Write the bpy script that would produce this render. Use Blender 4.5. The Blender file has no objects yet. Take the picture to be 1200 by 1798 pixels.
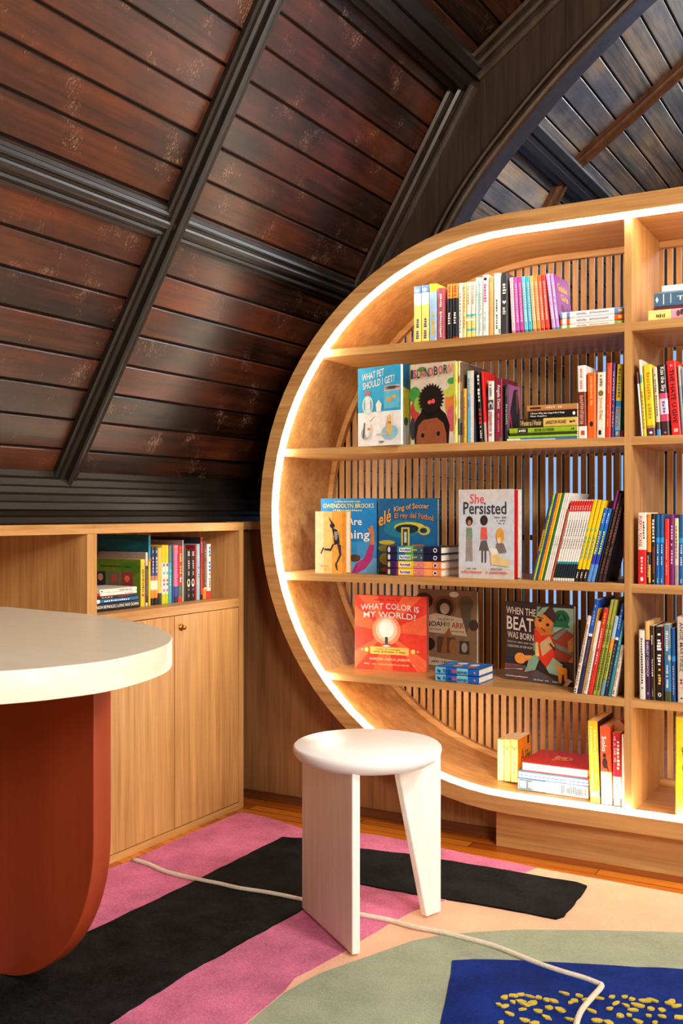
import bpy, math, random
from mathutils import Matrix, Vector
random.seed(7)
S = bpy.context.scene
COL = S.collection
PI = math.pi

# ---------------------------------------------------------------- camera, world, lights, exposure
FPX, YAW, HOR = 1810.0, math.radians(29.6), 902.0
cs, sn = math.cos(YAW), math.sin(YAW)
cam_d = bpy.data.cameras.new('camera')
cam_d.sensor_fit = 'HORIZONTAL'; cam_d.sensor_width = 36.0
cam_d.lens = 36.0 * FPX / 1200.0
cam_d.shift_y = (HOR - 899.0) / 1200.0
cam_d.clip_start = 0.05
cam = bpy.data.objects.new('camera', cam_d); COL.objects.link(cam)
cam.location = (0, 0, 1.0); cam.rotation_euler = (PI/2, 0, YAW)
S.camera = cam

S.view_settings.view_transform = 'Standard'
S.view_settings.look = 'None'
S.view_settings.gamma = 1.0
S.view_settings.use_curve_mapping = False
S.view_settings.exposure = 0.38

w = bpy.data.worlds.new('sky'); S.world = w; w.use_nodes = True
bg = w.node_tree.nodes['Background']
bg.inputs[0].default_value = (0.30, 0.52, 0.90, 1); bg.inputs[1].default_value = 0.8

def area(name, loc, target, sx, sy, power, col, spread=180):
    l = bpy.data.lights.new(name, 'AREA'); l.shape = 'RECTANGLE'; l.size = sx; l.size_y = sy
    l.energy = power; l.color = col; l.spread = math.radians(spread)
    o = bpy.data.objects.new(name, l); COL.objects.link(o); o.location = loc
    o.rotation_euler = (Vector(target) - Vector(loc)).to_track_quat('-Z', 'Y').to_euler()
    return o
area('ceiling_lamp_light', (1.3, 1.3, 2.9), (-0.9, 2.0, 0.3), 0.6, 0.6, 66, (1.0, 0.92, 0.80))
area('room_lamp_light', (2.4, -0.7, 2.4), (-1.0, 2.6, 0.8), 1.0, 1.0, 132, (1.0, 0.97, 0.91))
area('roof_wash_light', (1.9, 0.5, 0.8), (-1.5, 1.1, 2.4), 1.2, 0.8, 15, (1.0, 0.82, 0.66), 110)
area('gable_fill_light', (0.6, 5.70, 2.98), (0.1, 4.2, 2.3), 2.0, 0.5, 70, (0.88, 0.94, 1.0), 125)  # added fill for the far roof, set in a made-up gable window

# ---------------------------------------------------------------- helpers
def ray(px, py):
    u = (px-600)/FPX; v = (HOR-py)/FPX
    return (-sn+u*cs, cs+u*sn, v)
def at_y(px, py, Y):
    r = ray(px, py); t = Y/r[1]; return (r[0]*t, 1+r[2]*t)
def at_x(px, py, X):
    r = ray(px, py); t = X/r[0]; return (r[1]*t, 1+r[2]*t)
def at_z(px, py, Z):
    r = ray(px, py); t = (Z-1)/r[2]; return (r[0]*t, r[1]*t)
def lin(c):
    return tuple(((x/255)/12.92 if x/255 <= .04045 else ((x/255+.055)/1.055)**2.4) for x in c)

MC = {}
def mat(c, rough=.42, metal=0, emit=None, coat=0):
    k = (c, rough, metal, emit, coat)
    if k in MC: return MC[k]
    m = bpy.data.materials.new('paint'); m.use_nodes = True
    nt = m.node_tree; b = nt.nodes['Principled BSDF']
    l = lin(c)
    n = nt.nodes.new('ShaderNodeTexNoise'); n.inputs['Scale'].default_value = 60; n.inputs['Detail'].default_value = 3
    r = nt.nodes.new('ShaderNodeValToRGB')
    r.color_ramp.elements[0].color = (l[0]*.88, l[1]*.88, l[2]*.88, 1)
    r.color_ramp.elements[1].color = (min(1, l[0]*1.08), min(1, l[1]*1.08), min(1, l[2]*1.08), 1)
    r.color_ramp.elements[0].position = .3; r.color_ramp.elements[1].position = .7
    tc = nt.nodes.new('ShaderNodeTexCoord')
    nt.links.new(tc.outputs['Object'], n.inputs['Vector'])
    nt.links.new(n.outputs['Fac'], r.inputs['Fac']); nt.links.new(r.outputs['Color'], b.inputs['Base Color'])
    b.inputs['Roughness'].default_value = rough; b.inputs['Metallic'].default_value = metal
    b.inputs['Coat Weight'].default_value = coat
    if emit:
        b.inputs['Emission Color'].default_value = (*lin(c), 1); b.inputs['Emission Strength'].default_value = emit
    MC[k] = m
    return m

def wood(name, axis, c0, c1, rough=.45, scale=1.0, bump=.15, streak=.5, rnd=False, scuff=0, coat=0.0):
    """procedural grain running along the given axis of the object"""
    m = bpy.data.materials.new(name); m.use_nodes = True
    nt = m.node_tree; N = nt.nodes; L = nt.links; b = N['Principled BSDF']
    tc = N.new('ShaderNodeTexCoord'); mp = N.new('ShaderNodeMapping')
    s = [38*scale]*3; s['XYZ'.index(axis)] = 1.7*scale
    mp.inputs['Scale'].default_value = s
    L.new(tc.outputs['Object'], mp.inputs['Vector'])
    vec = mp.outputs['Vector']
    if rnd:
        at = N.new('ShaderNodeAttribute'); at.attribute_name = 'rnd'
        ad = N.new('ShaderNodeVectorMath'); ad.operation = 'MULTIPLY_ADD'
        ad.inputs[1].default_value = (37, 11, 53)
        L.new(at.outputs['Color'], ad.inputs[0]); L.new(vec, ad.inputs[2]); vec = ad.outputs[0]
    n1 = N.new('ShaderNodeTexNoise'); n1.inputs['Scale'].default_value = 1.0; n1.inputs['Detail'].default_value = 5
    n1.inputs['Roughness'].default_value = .62; n1.inputs['Distortion'].default_value = .6
    L.new(vec, n1.inputs['Vector'])
    mp2 = N.new('ShaderNodeMapping'); s2 = [150*scale]*3; s2['XYZ'.index(axis)] = 5*scale
    mp2.inputs['Scale'].default_value = s2; L.new(tc.outputs['Object'], mp2.inputs['Vector'])
    n2 = N.new('ShaderNodeTexNoise'); n2.inputs['Scale'].default_value = 1.0; n2.inputs['Detail'].default_value = 3
    L.new(mp2.outputs['Vector'], n2.inputs['Vector'])
    mx = N.new('ShaderNodeMath'); mx.operation = 'MULTIPLY_ADD'; mx.inputs[1].default_value = streak*.55
    L.new(n2.outputs['Fac'], mx.inputs[0]); 
    ml = N.new('ShaderNodeMath'); ml.operation = 'MULTIPLY'; ml.inputs[1].default_value = 1-streak*.55
    L.new(n1.outputs['Fac'], ml.inputs[0]); L.new(ml.outputs[0], mx.inputs[2])
    fac = mx.outputs[0]
    if rnd:
        a2 = N.new('ShaderNodeMath'); a2.operation = 'MULTIPLY_ADD'; a2.inputs[1].default_value = .34; 
        sb = N.new('ShaderNodeMath'); sb.operation = 'SUBTRACT'; sb.inputs[1].default_value = .17
        L.new(at.outputs['Fac'], a2.inputs[0]); L.new(fac, sb.inputs[0]); L.new(sb.outputs[0], a2.inputs[2]); fac = a2.outputs[0]
    r = N.new('ShaderNodeValToRGB')
    r.color_ramp.elements[0].position = .3; r.color_ramp.elements[0].color = (*lin(c0), 1)
    r.color_ramp.elements[1].position = .7; r.color_ramp.elements[1].color = (*lin(c1), 1)
    L.new(fac, r.inputs['Fac'])
    colr = r.outputs['Color']
    if rnd:
        # uneven old stain: some patches worn to orange, some nearly black
        nb = N.new('ShaderNodeTexNoise'); nb.inputs['Scale'].default_value = 2.6; nb.inputs['Detail'].default_value = 5; nb.inputs['Roughness'].default_value = .65
        mb_ = N.new('ShaderNodeMapping'); mb_.inputs['Scale'].default_value = (1.6, .8, 1.6); L.new(tc.outputs['Object'], mb_.inputs['Vector'])
        av = N.new('ShaderNodeVectorMath'); av.operation = 'MULTIPLY_ADD'; av.inputs[1].default_value = (.5, .9, .7)
        L.new(at.outputs['Color'], av.inputs[0]); L.new(mb_.outputs['Vector'], av.inputs[2]); L.new(av.outputs[0], nb.inputs['Vector'])
        rb = N.new('ShaderNodeValToRGB'); rb.color_ramp.elements[0].position = .34; rb.color_ramp.elements[0].color = (.35, .42, .6, 1)
        rb.color_ramp.elements[1].position = .66; rb.color_ramp.elements[1].color = (1.9, 1.35, .75, 1)
        e = rb.color_ramp.elements.new(.5); e.color = (.95, .92, .95, 1)
        L.new(nb.outputs['Fac'], rb.inputs['Fac'])
        mu = N.new('ShaderNodeMixRGB'); mu.blend_type = 'MULTIPLY'; mu.inputs['Fac'].default_value = 1
        L.new(colr, mu.inputs[1]); L.new(rb.outputs['Color'], mu.inputs[2]); colr = mu.outputs[0]
    if scuff:
        # old pale scuffs and scratches left in the varnish
        mp3 = N.new('ShaderNodeMapping'); mp3.inputs['Scale'].default_value = (75, 110, 50)
        L.new(tc.outputs['Object'], mp3.inputs['Vector'])
        v = N.new('ShaderNodeTexNoise'); v.inputs['Scale'].default_value = 1.9; v.inputs['Detail'].default_value = 2
        v.inputs['Roughness'].default_value = .6; v.inputs['Distortion'].default_value = 1.2
        L.new(mp3.outputs['Vector'], v.inputs['Vector'])
        v2 = N.new('ShaderNodeTexNoise'); v2.inputs['Scale'].default_value = 11; v2.inputs['Detail'].default_value = 3
        L.new(tc.outputs['Object'], v2.inputs['Vector'])
        mm = N.new('ShaderNodeMath'); mm.operation = 'MULTIPLY'; L.new(v.outputs['Fac'], mm.inputs[0]); L.new(v2.outputs['Fac'], mm.inputs[1])
        rr = N.new('ShaderNodeValToRGB'); rr.color_ramp.elements[0].position = .355; rr.color_ramp.elements[1].position = .45
        rr.color_ramp.elements[1].color = (scuff,)*3+(1,)
        L.new(mm.outputs[0], rr.inputs['Fac'])
        mix = N.new('ShaderNodeMixRGB'); L.new(rr.outputs['Color'], mix.inputs['Fac']); L.new(colr, mix.inputs[1])
        mix.inputs[2].default_value = (*lin((176, 140, 112)), 1); colr = mix.outputs[0]
    L.new(colr, b.inputs['Base Color'])
    b.inputs['Roughness'].default_value = rough; b.inputs['Coat Weight'].default_value = coat
    b.inputs['Coat Roughness'].default_value = .3
    bp = N.new('ShaderNodeBump'); bp.inputs['Strength'].default_value = bump; bp.inputs['Distance'].default_value = .002
    L.new(fac, bp.inputs['Height']); L.new(bp.outputs['Normal'], b.inputs['Normal'])
    return m

OAK = {a: wood('oak_'+a.lower(), a, (158, 108, 58), (214, 165, 102), .42) for a in 'XYZ'}
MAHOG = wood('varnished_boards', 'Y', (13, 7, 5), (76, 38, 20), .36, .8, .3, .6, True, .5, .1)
BEYOND = wood('boards_daylight_tint', 'Y', (62, 57, 54), (140, 131, 122), .5, .8, .3, .6, True, .2, .1)  # boards past the rib; grey daylight sheen is put into the colour
WALLW = wood('shaded_brown_oak', 'Z', (104, 68, 38), (158, 108, 64), .45)  # browner oak, darkened further to put the bookcase's shade into it
RIBW = wood('rib_timber', 'Z', (28, 20, 14), (62, 46, 34), .36, 1, .25, .5, False, 0, .2)
RIBM = wood('polished_moulding', 'Z', (22, 16, 12), (60, 46, 36), .24, 1, .1, .4, False, 0, .6)
DARKW = {a: wood('dark_timber_'+a.lower(), a, (8, 6, 5), (32, 24, 18), .46, 1, .25, .5, False, 0, .0) for a in 'XYZ'}
WHITEW = wood('white_stained_ash', 'Z', (226, 220, 213), (247, 244, 240), .45, 1.1, .2, .7)
WHITES = wood('white_seat', 'X', (244, 241, 238), (250, 248, 246), .4, 1, .06, .5)
WHITETOP = wood('cream_stained_top', 'X', (228, 212, 186), (238, 226, 206), .3, .6, .08, .5, False, 0, .2)
TERRA = wood('terracotta_paint', 'Z', (134, 48, 16), (154, 60, 24), .5, .4, .03, .2)

def floor_mat():
    m = bpy.data.materials.new('orange_floorboards'); m.use_nodes = True
    nt = m.node_tree; N = nt.nodes; L = nt.links; b = N['Principled BSDF']
    tc = N.new('ShaderNodeTexCoord')
    br = N.new('ShaderNodeTexBrick'); br.inputs['Scale'].default_value = 1.0
    br.inputs['Brick Width'].default_value = .8; br.inputs['Row Height'].default_value = .048
    br.inputs['Mortar Size'].default_value = .0016; br.inputs['Mortar Smooth'].default_value = .2
    br.inputs['Color1'].default_value = (*lin((240, 140, 36)), 1); br.inputs['Color2'].default_value = (*lin((176, 84, 18)), 1)
    br.inputs['Mortar'].default_value = (*lin((52, 20, 6)), 1)
    L.new(tc.outputs['Object'], br.inputs['Vector'])
    mp = N.new('ShaderNodeMapping'); mp.inputs['Scale'].default_value = (3, 110, 1); L.new(tc.outputs['Object'], mp.inputs['Vector'])
    n = N.new('ShaderNodeTexNoise'); n.inputs['Scale'].default_value = 1; n.inputs['Detail'].default_value = 4; L.new(mp.outputs['Vector'], n.inputs['Vector'])
    r = N.new('ShaderNodeValToRGB'); r.color_ramp.elements[0].color = (.45, .4, .35, 1); r.color_ramp.elements[0].position = .3; r.color_ramp.elements[1].position = .68
    L.new(n.outputs['Fac'], r.inputs['Fac'])
    mx = N.new('ShaderNodeMixRGB'); mx.blend_type = 'MULTIPLY'; mx.inputs['Fac'].default_value = .8
    L.new(br.outputs['Color'], mx.inputs[1]); L.new(r.outputs['Color'], mx.inputs[2]); L.new(mx.outputs[0], b.inputs['Base Color'])
    b.inputs['Roughness'].default_value = .28
    return m
def rug_mat(c, amt=.16):
    m = bpy.data.materials.new('rug_wool'); m.use_nodes = True
    nt = m.node_tree; N = nt.nodes; L = nt.links; b = N['Principled BSDF']
    tc = N.new('ShaderNodeTexCoord')
    n = N.new('ShaderNodeTexNoise'); n.inputs['Scale'].default_value = 9; n.inputs['Detail'].default_value = 6; n.inputs['Roughness'].default_value = .7
    L.new(tc.outputs['Object'], n.inputs['Vector'])
    l = lin(c); r = N.new('ShaderNodeValToRGB'); r.color_ramp.elements[0].position = .32; r.color_ramp.elements[1].position = .68
    r.color_ramp.elements[0].color = tuple(x*(1-amt*1.6) for x in l)+(1,); r.color_ramp.elements[1].color = tuple(min(1, x*(1+amt)+.004) for x in l)+(1,)
    g = N.new('ShaderNodeTexNoise'); g.inputs['Scale'].default_value = 160; g.inputs['Detail'].default_value = 3; L.new(tc.outputs['Object'], g.inputs['Vector'])
    gm = N.new('ShaderNodeMath'); gm.operation = 'MULTIPLY'; gm.inputs[1].default_value = .62; L.new(n.outputs['Fac'], gm.inputs[0])
    ga = N.new('ShaderNodeMath'); ga.operation = 'MULTIPLY_ADD'; ga.inputs[1].default_value = .38; L.new(g.outputs['Fac'], ga.inputs[0]); L.new(gm.outputs[0], ga.inputs[2])
    L.new(ga.outputs[0], r.inputs['Fac']); L.new(r.outputs['Color'], b.inputs['Base Color'])
    r.color_ramp.elements[0].position = .4; r.color_ramp.elements[1].position = .6
    b.inputs['Roughness'].default_value = .95; b.inputs['Specular IOR Level'].default_value = .12
    f = N.new('ShaderNodeTexNoise'); f.inputs['Scale'].default_value = 420; f.inputs['Detail'].default_value = 2
    L.new(tc.outputs['Object'], f.inputs['Vector'])
    ad = N.new('ShaderNodeMath'); ad.operation = 'MULTIPLY_ADD'; ad.inputs[1].default_value = .5
    L.new(n.outputs['Fac'], ad.inputs[0]); L.new(f.outputs['Fac'], ad.inputs[2])
    bp = N.new('ShaderNodeBump'); bp.inputs['Strength'].default_value = .7; bp.inputs['Distance'].default_value = .004
    L.new(ad.outputs[0], bp.inputs['Height']); L.new(bp.outputs['Normal'], b.inputs['Normal'])
    return m

class MB:
    def __init__(s): s.v = []; s.f = []; s.mi = []; s.mats = []; s.sm = []; s.cur = 0; s.rnd = None; s.rv = []
    def use(s, m):
        if m not in s.mats: s.mats.append(m)
        s.cur = s.mats.index(m); return s
    def face(s, idx, smooth=False):
        s.f.append(idx); s.mi.append(s.cur); s.sm.append(smooth); s.rv.append(s.rnd if s.rnd is not None else 0.5)
    def box(s, x0, x1, y0, y1, z0, z1):
        b = len(s.v)
        s.v += [(x0,y0,z0),(x1,y0,z0),(x1,y1,z0),(x0,y1,z0),(x0,y0,z1),(x1,y0,z1),(x1,y1,z1),(x0,y1,z1)]
        for q in ((0,3,2,1),(4,5,6,7),(0,1,5,4),(1,2,6,5),(2,3,7,6),(3,0,4,7)): s.face(tuple(b+i for i in q))
        return s
    def prism(s, pts, fn, a, b_, smooth=False):
        """pts: 2D outline, fn(p, h) -> 3D; extruded from h=a to h=b_"""
        n = len(pts); k = len(s.v)
        s.v += [tuple(fn(p, a)) for p in pts] + [tuple(fn(p, b_)) for p in pts]
        s.face(tuple(range(k+n-1, k-1, -1))); s.face(tuple(range(k+n, k+2*n)))
        for i in range(n):
            j = (i+1) % n; s.face((k+i, k+j, k+n+j, k+n+i), smooth)
        return s
    def strip(s, loops, closed_path=False, closed_sec=True, smooth=False):
        """loops: list of equal-length 3D rings joined one after another"""
        k = len(s.v); n = len(loops[0])
        for l in loops: s.v += [tuple(p) for p in l]
        m = len(loops)
        for a in range(m if closed_path else m-1):
            b = (a+1) % m
            for i in range(n if closed_sec else n-1):
                j = (i+1) % n; s.face((k+a*n+i, k+a*n+j, k+b*n+j, k+b*n+i), smooth)
        if closed_sec and not closed_path:
            s.face(tuple(k+i for i in range(n-1, -1, -1))); s.face(tuple(k+(m-1)*n+i for i in range(n)))
        return s
    def tube(s, pts, r, n=8):
        pts = [Vector(p) for p in pts]; loops = []
        for i, p in enumerate(pts):
            d = (pts[min(i+1, len(pts)-1)]-pts[max(i-1, 0)]).normalized()
            u = d.cross(Vector((0, 0, 1))); u = u.normalized() if u.length > 1e-4 else Vector((1, 0, 0)); v = u.cross(d)
            loops.append([p+u*math.cos(2*PI*k/n)*r+v*math.sin(2*PI*k/n)*r for k in range(n)])
        return s.strip(loops, smooth=True)
    def lathe(s, prof, c, n=48):
        loops = [[(c[0]+r*math.cos(2*PI*k/n), c[1]+r*math.sin(2*PI*k/n), z) for k in range(n)] for r, z in prof]
        return s.strip(loops, smooth=True)
    def build(s, name, m=None, parent=None, bevel=0, recalc=True, shift=None):
        me = bpy.data.meshes.new(name)
        vs = s.v
        if shift: vs = [(a-shift[0], b-shift[1], c-shift[2]) for a, b, c in vs]
        me.from_pydata(vs, [], s.f)
        for mm in (s.mats or [m]): me.materials.append(mm)
        me.polygons.foreach_set('material_index', s.mi); me.polygons.foreach_set('use_smooth', s.sm)
        if s.rnd is not None:
            at = me.attributes.new('rnd', 'FLOAT', 'FACE'); at.data.foreach_set('value', s.rv)
        me.update()
        if recalc:
            import bmesh
            bm = bmesh.new(); bm.from_mesh(me); bmesh.ops.recalc_face_normals(bm, faces=bm.faces); bm.to_mesh(me); bm.free()
        o = bpy.data.objects.new(name, me); COL.objects.link(o)
        if shift: o.location = shift
        if parent is not None: o.parent = parent
        if bevel:
            md = o.modifiers.new('bevel', 'BEVEL'); md.width = bevel; md.segments = 2; md.limit_method = 'ANGLE'; md.angle_limit = math.radians(40)
        return o

def empty(name, label, cat, M, group=None):
    o = bpy.data.objects.new(name, None); COL.objects.link(o); o.empty_display_size = .02
    o.matrix_world = M; o['label'] = label; o['category'] = cat
    if group: o['group'] = group
    return o
def struct(o):
    o['kind'] = 'structure'; return o
T = Matrix.Translation

# ---------------------------------------------------------------- the room
XB, ZB, KSL = -2.26, 1.089, 1.69            # foot of the lower roof slope and its steepness
A1 = math.atan(KSL); A2 = math.atan(.72)
XK, ZK = -1.405, ZB + KSL*(-1.405-XB)        # the kink between the two slopes
XC = 0.60                                    # ridge line
X3 = -.2; Z3 = ZK + .72*(X3-XK)
Y0, Y9 = -2.6, 5.8

mb = MB().use(floor_mat()); mb.box(-2.5, 3.8, Y0, Y9, -.05, 0)
struct(mb.build('floor'))

PLASTER = mat((196, 178, 150), .8)
struct(MB().use(OAK['Z']).box(-2.50, -2.45, Y0, 3.0, 0, 1.2).build('wall_left'))
struct(MB().use(mat((52, 60, 84), .6)).box(-2.50, -2.45, 3.0, Y9, 0, 1.2).build('wall_left'))  # navy puts the dim blue daylight past the partition into the paint
struct(MB().use(PLASTER).box(3.72, 3.77, Y0, Y9, 0, 1.3).build('wall_right'))
struct(MB().use(PLASTER).box(-2.5, 3.77, Y0-.05, Y0, 0, 3.6).build('wall_front'))

# far end wall with window openings; the high gable one is added for the fill
WIN = [(-2.12, -.35, .34, 1.38), (-1.70, -.35, 1.44, 1.95), (-.05, 1.35, .34, 1.95), (-.45, 1.65, 2.7, 3.25)]
ew = MB().use(mat((58, 62, 78), .7))  # same dim blue light put into the end wall's colour
xs = sorted({-2.5, 3.77} | {a for q in WIN for a in q[:2]}); zs = [0, .34, 1.38, 1.44, 1.95, 2.7, 3.25, 3.6]
for i in range(len(xs)-1):
    for j in range(7):
        if any(q[0]-1e-6 <= xs[i] < q[1]-1e-6 and q[2]-1e-6 <= zs[j] < q[3]-1e-6 for q in WIN): continue
        ew.box(xs[i], xs[i+1], Y9, Y9+.08, zs[j], zs[j+1])
struct(ew.build('wall_end'))
def glass():
    m = bpy.data.materials.new('window_glass'); m.use_nodes = True
    b = m.node_tree.nodes['Principled BSDF']; b.inputs['Transmission Weight'].default_value = 1; b.inputs['Roughness'].default_value = 0
    b.inputs['IOR'].default_value = 1.02; b.inputs['Base Color'].default_value = (.93, .97, 1, 1)
    return m
GL = glass()
for i, (a, b, c, d) in enumerate(WIN):
    f = MB().use(mat((40, 34, 30), .5))
    for (p, q, r, s_) in ((a, a+.05, c, d), (b-.05, b, c, d), (a, b, c, c+.05), (a, b, d-.05, d), ((a+b)/2-.02, (a+b)/2+.02, c, d), (a, b, (c+d)/2-.015, (c+d)/2+.015)):
        f.box(p, q, Y9+.01, Y9+.06, r, s_)
    if c < 2:
        k = a+.15
        while k < b-.08: f.box(k-.018, k+.018, Y9+.015, Y9+.05, c, d); k += .15
    fo = struct(f.build('window_%d' % (i+1)))
    MB().use(GL).box(a, b, Y9+.03, Y9+.036, c, d).build('window_pane', parent=fo)

# roof slopes: boards running along the room
def fac_fn(x0, z0, ang, mirror=False):
    ux, uz = math.cos(ang), math.sin(ang); nx, nz = math.sin(ang), -math.cos(ang)   # normal into the room
    def f(s_, n, y):
        x = x0+ux*s_+nx*n; z = z0+uz*s_+nz*n
        return ((2*XC-x) if mirror else x, y, z)
    return f
PIT = .0965
def boards(f, s0, s1, name):
    mb = MB().use(MAHOG); mb.rnd = .5
    ys = [Y0, -.1, 1.15, 2.27, 3.36, 4.5, Y9]
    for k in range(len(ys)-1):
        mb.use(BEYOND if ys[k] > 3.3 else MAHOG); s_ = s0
        while s_ < s1-.01:
            e = min(s_+PIT, s1); mb.rnd = random.random()
            g = .0035; bv = .003
            pr = [(s_+g, -.012), (s_+g, -bv), (s_+g+bv, 0), (e-g-bv, 0), (e-g, -bv), (e-g, -.012)]
            mb.strip([[f(a, n, ys[k]) for a, n in pr], [f(a, n, ys[k+1]) for a, n in pr]])
            s_ = e
    mb.rnd = 0.0
    mb.use(mat((14, 8, 6), .8))
    pr = [(s0, -.012), (s1, -.012), (s1, -.03), (s0, -.03)]
    mb.strip([[f(a, n, Y0) for a, n in pr], [f(a, n, Y9) for a, n in pr]])
    return struct(mb.build(name))
L1 = (XK-XB)/math.cos(A1); L2 = (X3-XK)/math.cos(A2)
F1 = fac_fn(XB, ZB, A1); F2 = fac_fn(XK, ZK, A2); F1m = fac_fn(XB, ZB, A1, True); F2m = fac_fn(XK, ZK, A2, True)
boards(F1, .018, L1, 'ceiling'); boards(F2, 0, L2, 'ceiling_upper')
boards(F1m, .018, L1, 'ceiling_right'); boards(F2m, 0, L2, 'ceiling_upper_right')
mb = MB().use(MAHOG); mb.rnd = .3; mb.box(X3-.02, 2*XC-X3+.02, Y0, Y9, Z3-.005, Z3+.03); struct(mb.build('ceiling_ridge'))

# moulded beams
def mould(w_, h):
    p = [(0, 0), (0, .35), (.10, .42), (.13, .62), (.20, .78), (.28, .70), (.31, .55), (.38, .55), (.40, .9), (.46, 1), (.56, 1), (.62, .9), (.64, .55), (.70, .55), (.73, .72), (.80, .80), (.88, .62), (.90, .42), (1, .35), (1, 0)]
    return [(a*w_, b*h) for a, b in p]
tn = [0]
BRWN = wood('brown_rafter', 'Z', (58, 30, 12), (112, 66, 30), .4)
def trim(mb):
    tn[0] += 1; return struct(mb.build('trim_%d' % tn[0]))
def purlin(f, s0, w_, h, y0, y1):
    pr = mould(w_, h); mb = MB().use(DARKW['Y'])
    mb.strip([[f(s0+a, b, y0) for a, b in pr], [f(s0+a, b, y1) for a, b in pr]]); return trim(mb)
def rafter(f, y0, w_, h, s0, s1, m=None):
    pr = mould(w_, h); mb = MB().use(m or DARKW['Z'])
    mb.strip([[f(s0, b, y0+a) for a, b in pr], [f(s1, b, y0+a) for a, b in pr]]); return trim(mb)
for f in (F1, F1m):
    purlin(f, .785, .092, .030, Y0, Y9)
for f in (F1, F1m):
    mb = MB().use(DARKW['Y'])                       # heavy moulding in the kink
    pr = [(L1-.075, 0), (L1-.075, .022), (L1-.06, .03), (L1-.055, .05), (L1-.03, .06), (L1-.025, .05), (L1-.005, .052), (L1+.0, .066), (L1+.03, .075), (L1+.045, .06), (L1+.05, .02), (L1+.05, 0)]
    mb.strip([[f(a, b, Y0) for a, b in pr], [f(a, b, Y9) for a, b in pr]]); trim(mb)
for f in (F2, F2m):
    mb = MB().use(DARKW['Y'])
    pr = [(-.02, 0), (-.02, .06), (.015, .055), (.02, .038), (.04, .036), (.048, .02), (.065, .02), (.07, 0)]
    mb.strip([[f(a, b, Y0) for a, b in pr], [f(a, b, Y9) for a, b in pr]]); trim(mb)
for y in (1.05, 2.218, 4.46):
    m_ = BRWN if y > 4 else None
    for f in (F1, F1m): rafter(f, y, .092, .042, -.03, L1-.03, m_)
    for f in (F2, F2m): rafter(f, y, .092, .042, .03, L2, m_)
# cornice at the foot of the slope
pr = [(-2.36, 1.16), (-2.235, 1.125), (-2.232, 1.108), (-2.218, 1.100), (-2.214, 1.082), (-2.196, 1.076), (-2.192, 1.060), (-2.176, 1.056), (-2.160, 1.052), (-2.158, 1.036), (-2.150, 1.030),
      (-2.146, 1.012), (-2.165, 1.008), (-2.168, .996), (-2.150, .990), (-2.150, .974), (-2.36, .974)]
for mir in (0, 1):
    mb = MB().use(DARKW['Y'])
    q = [((2*XC-a) if mir else a, b) for a, b in pr]
    mb.strip([[(a, Y0, b) for a, b in q], [(a, 3.318, b) for a, b in q]]); trim(mb)
    mb = MB().use(DARKW['Y'])
    mb.strip([[(a, 3.40, b) for a, b in q], [(a, Y9, b) for a, b in q]]); trim(mb)

# big arched rib across the room
RY0, RY1 = 3.32, 3.385
inner = [(-1.93, .975), (-1.88, 1.10), (-1.79, 1.32), (-1.69, 1.53), (-1.595, 1.71), (-1.51, 1.86), (-1.432, 2.00), (-1.342, 2.126), (-1.221, 2.261), (-1.049, 2.426), (-.889, 2.556), (-.74, 2.665), (-.5, 2.80), (-.2, 2.92), (.15, 3.0), (.6, 3.03)]
def resample(p, n):
    out = []
    P = [Vector((a, b)) for a, b in p]
    for i in range(len(P)-1):
        p0 = P[max(i-1, 0)]; p1 = P[i]; p2 = P[i+1]; p3 = P[min(i+2, len(P)-1)]
        for k in range(n):
            t = k/n
            out.append(.5*((2*p1)+(p2-p0)*t+(2*p0-5*p1+4*p2-p3)*t*t+(3*p1-p0-3*p2+p3)*t**3))
    out.append(P[-1]); return [tuple(v) for v in out]
inn = resample(inner, 4)
out_full = [(-2.35, .975), (XB, ZB), (XK, ZK), (X3, Z3), (XC, Z3)]
def outer_at(t):
    ls = [math.dist(out_full[i], out_full[i+1]) for i in range(4)]; d = t*sum(ls)
    for i, l in enumerate(ls):
        if d <= l or i == 3: 
            a, b = out_full[i], out_full[i+1]; k = min(1, d/l); return (a[0]+(b[0]-a[0])*k, a[1]+(b[1]-a[1])*k)
        d -= l
def rib_face(y0, y1, mir):
    mb = MB().use(RIBW); n = len(inn)
    fx = (lambda x: 2*XC-x) if mir else (lambda x: x)
    # match inner points with points on the slopes straight outwards
    outs = []
    for i, (x, z) in enumerate(inn):
        a = inn[max(i-1, 0)]; b = inn[min(i+1, n-1)]; d = Vector((b[0]-a[0], b[1]-a[1])).normalized(); nn = Vector((-d.y, d.x))
        best = None
        for j in range(4):
            p, q = Vector(out_full[j]), Vector(out_full[j+1]); e = q-p
            den = nn.x*e.y-nn.y*e.x
            if abs(den) < 1e-9: continue
            w0 = p-Vector((x, z)); t = (w0.x*e.y-w0.y*e.x)/den; u = (w0.x*nn.y-w0.y*nn.x)/den
            if t > 0 and -.02 <= u <= 1.02 and (best is None or t < best[0]): best = (t, p+e*u)
        outs.append(tuple(best[1]) if best else outs[-1] if outs else out_full[0])
    loops = [[(fx(inn[i][0]), y0, inn[i][1]), (fx(outs[i][0]), y0, outs[i][1]), (fx(outs[i][0]), y1, outs[i][1]), (fx(inn[i][0]), y1, inn[i][1])] for i in range(n)]
    mb.strip(loops); return trim(mb)
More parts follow.
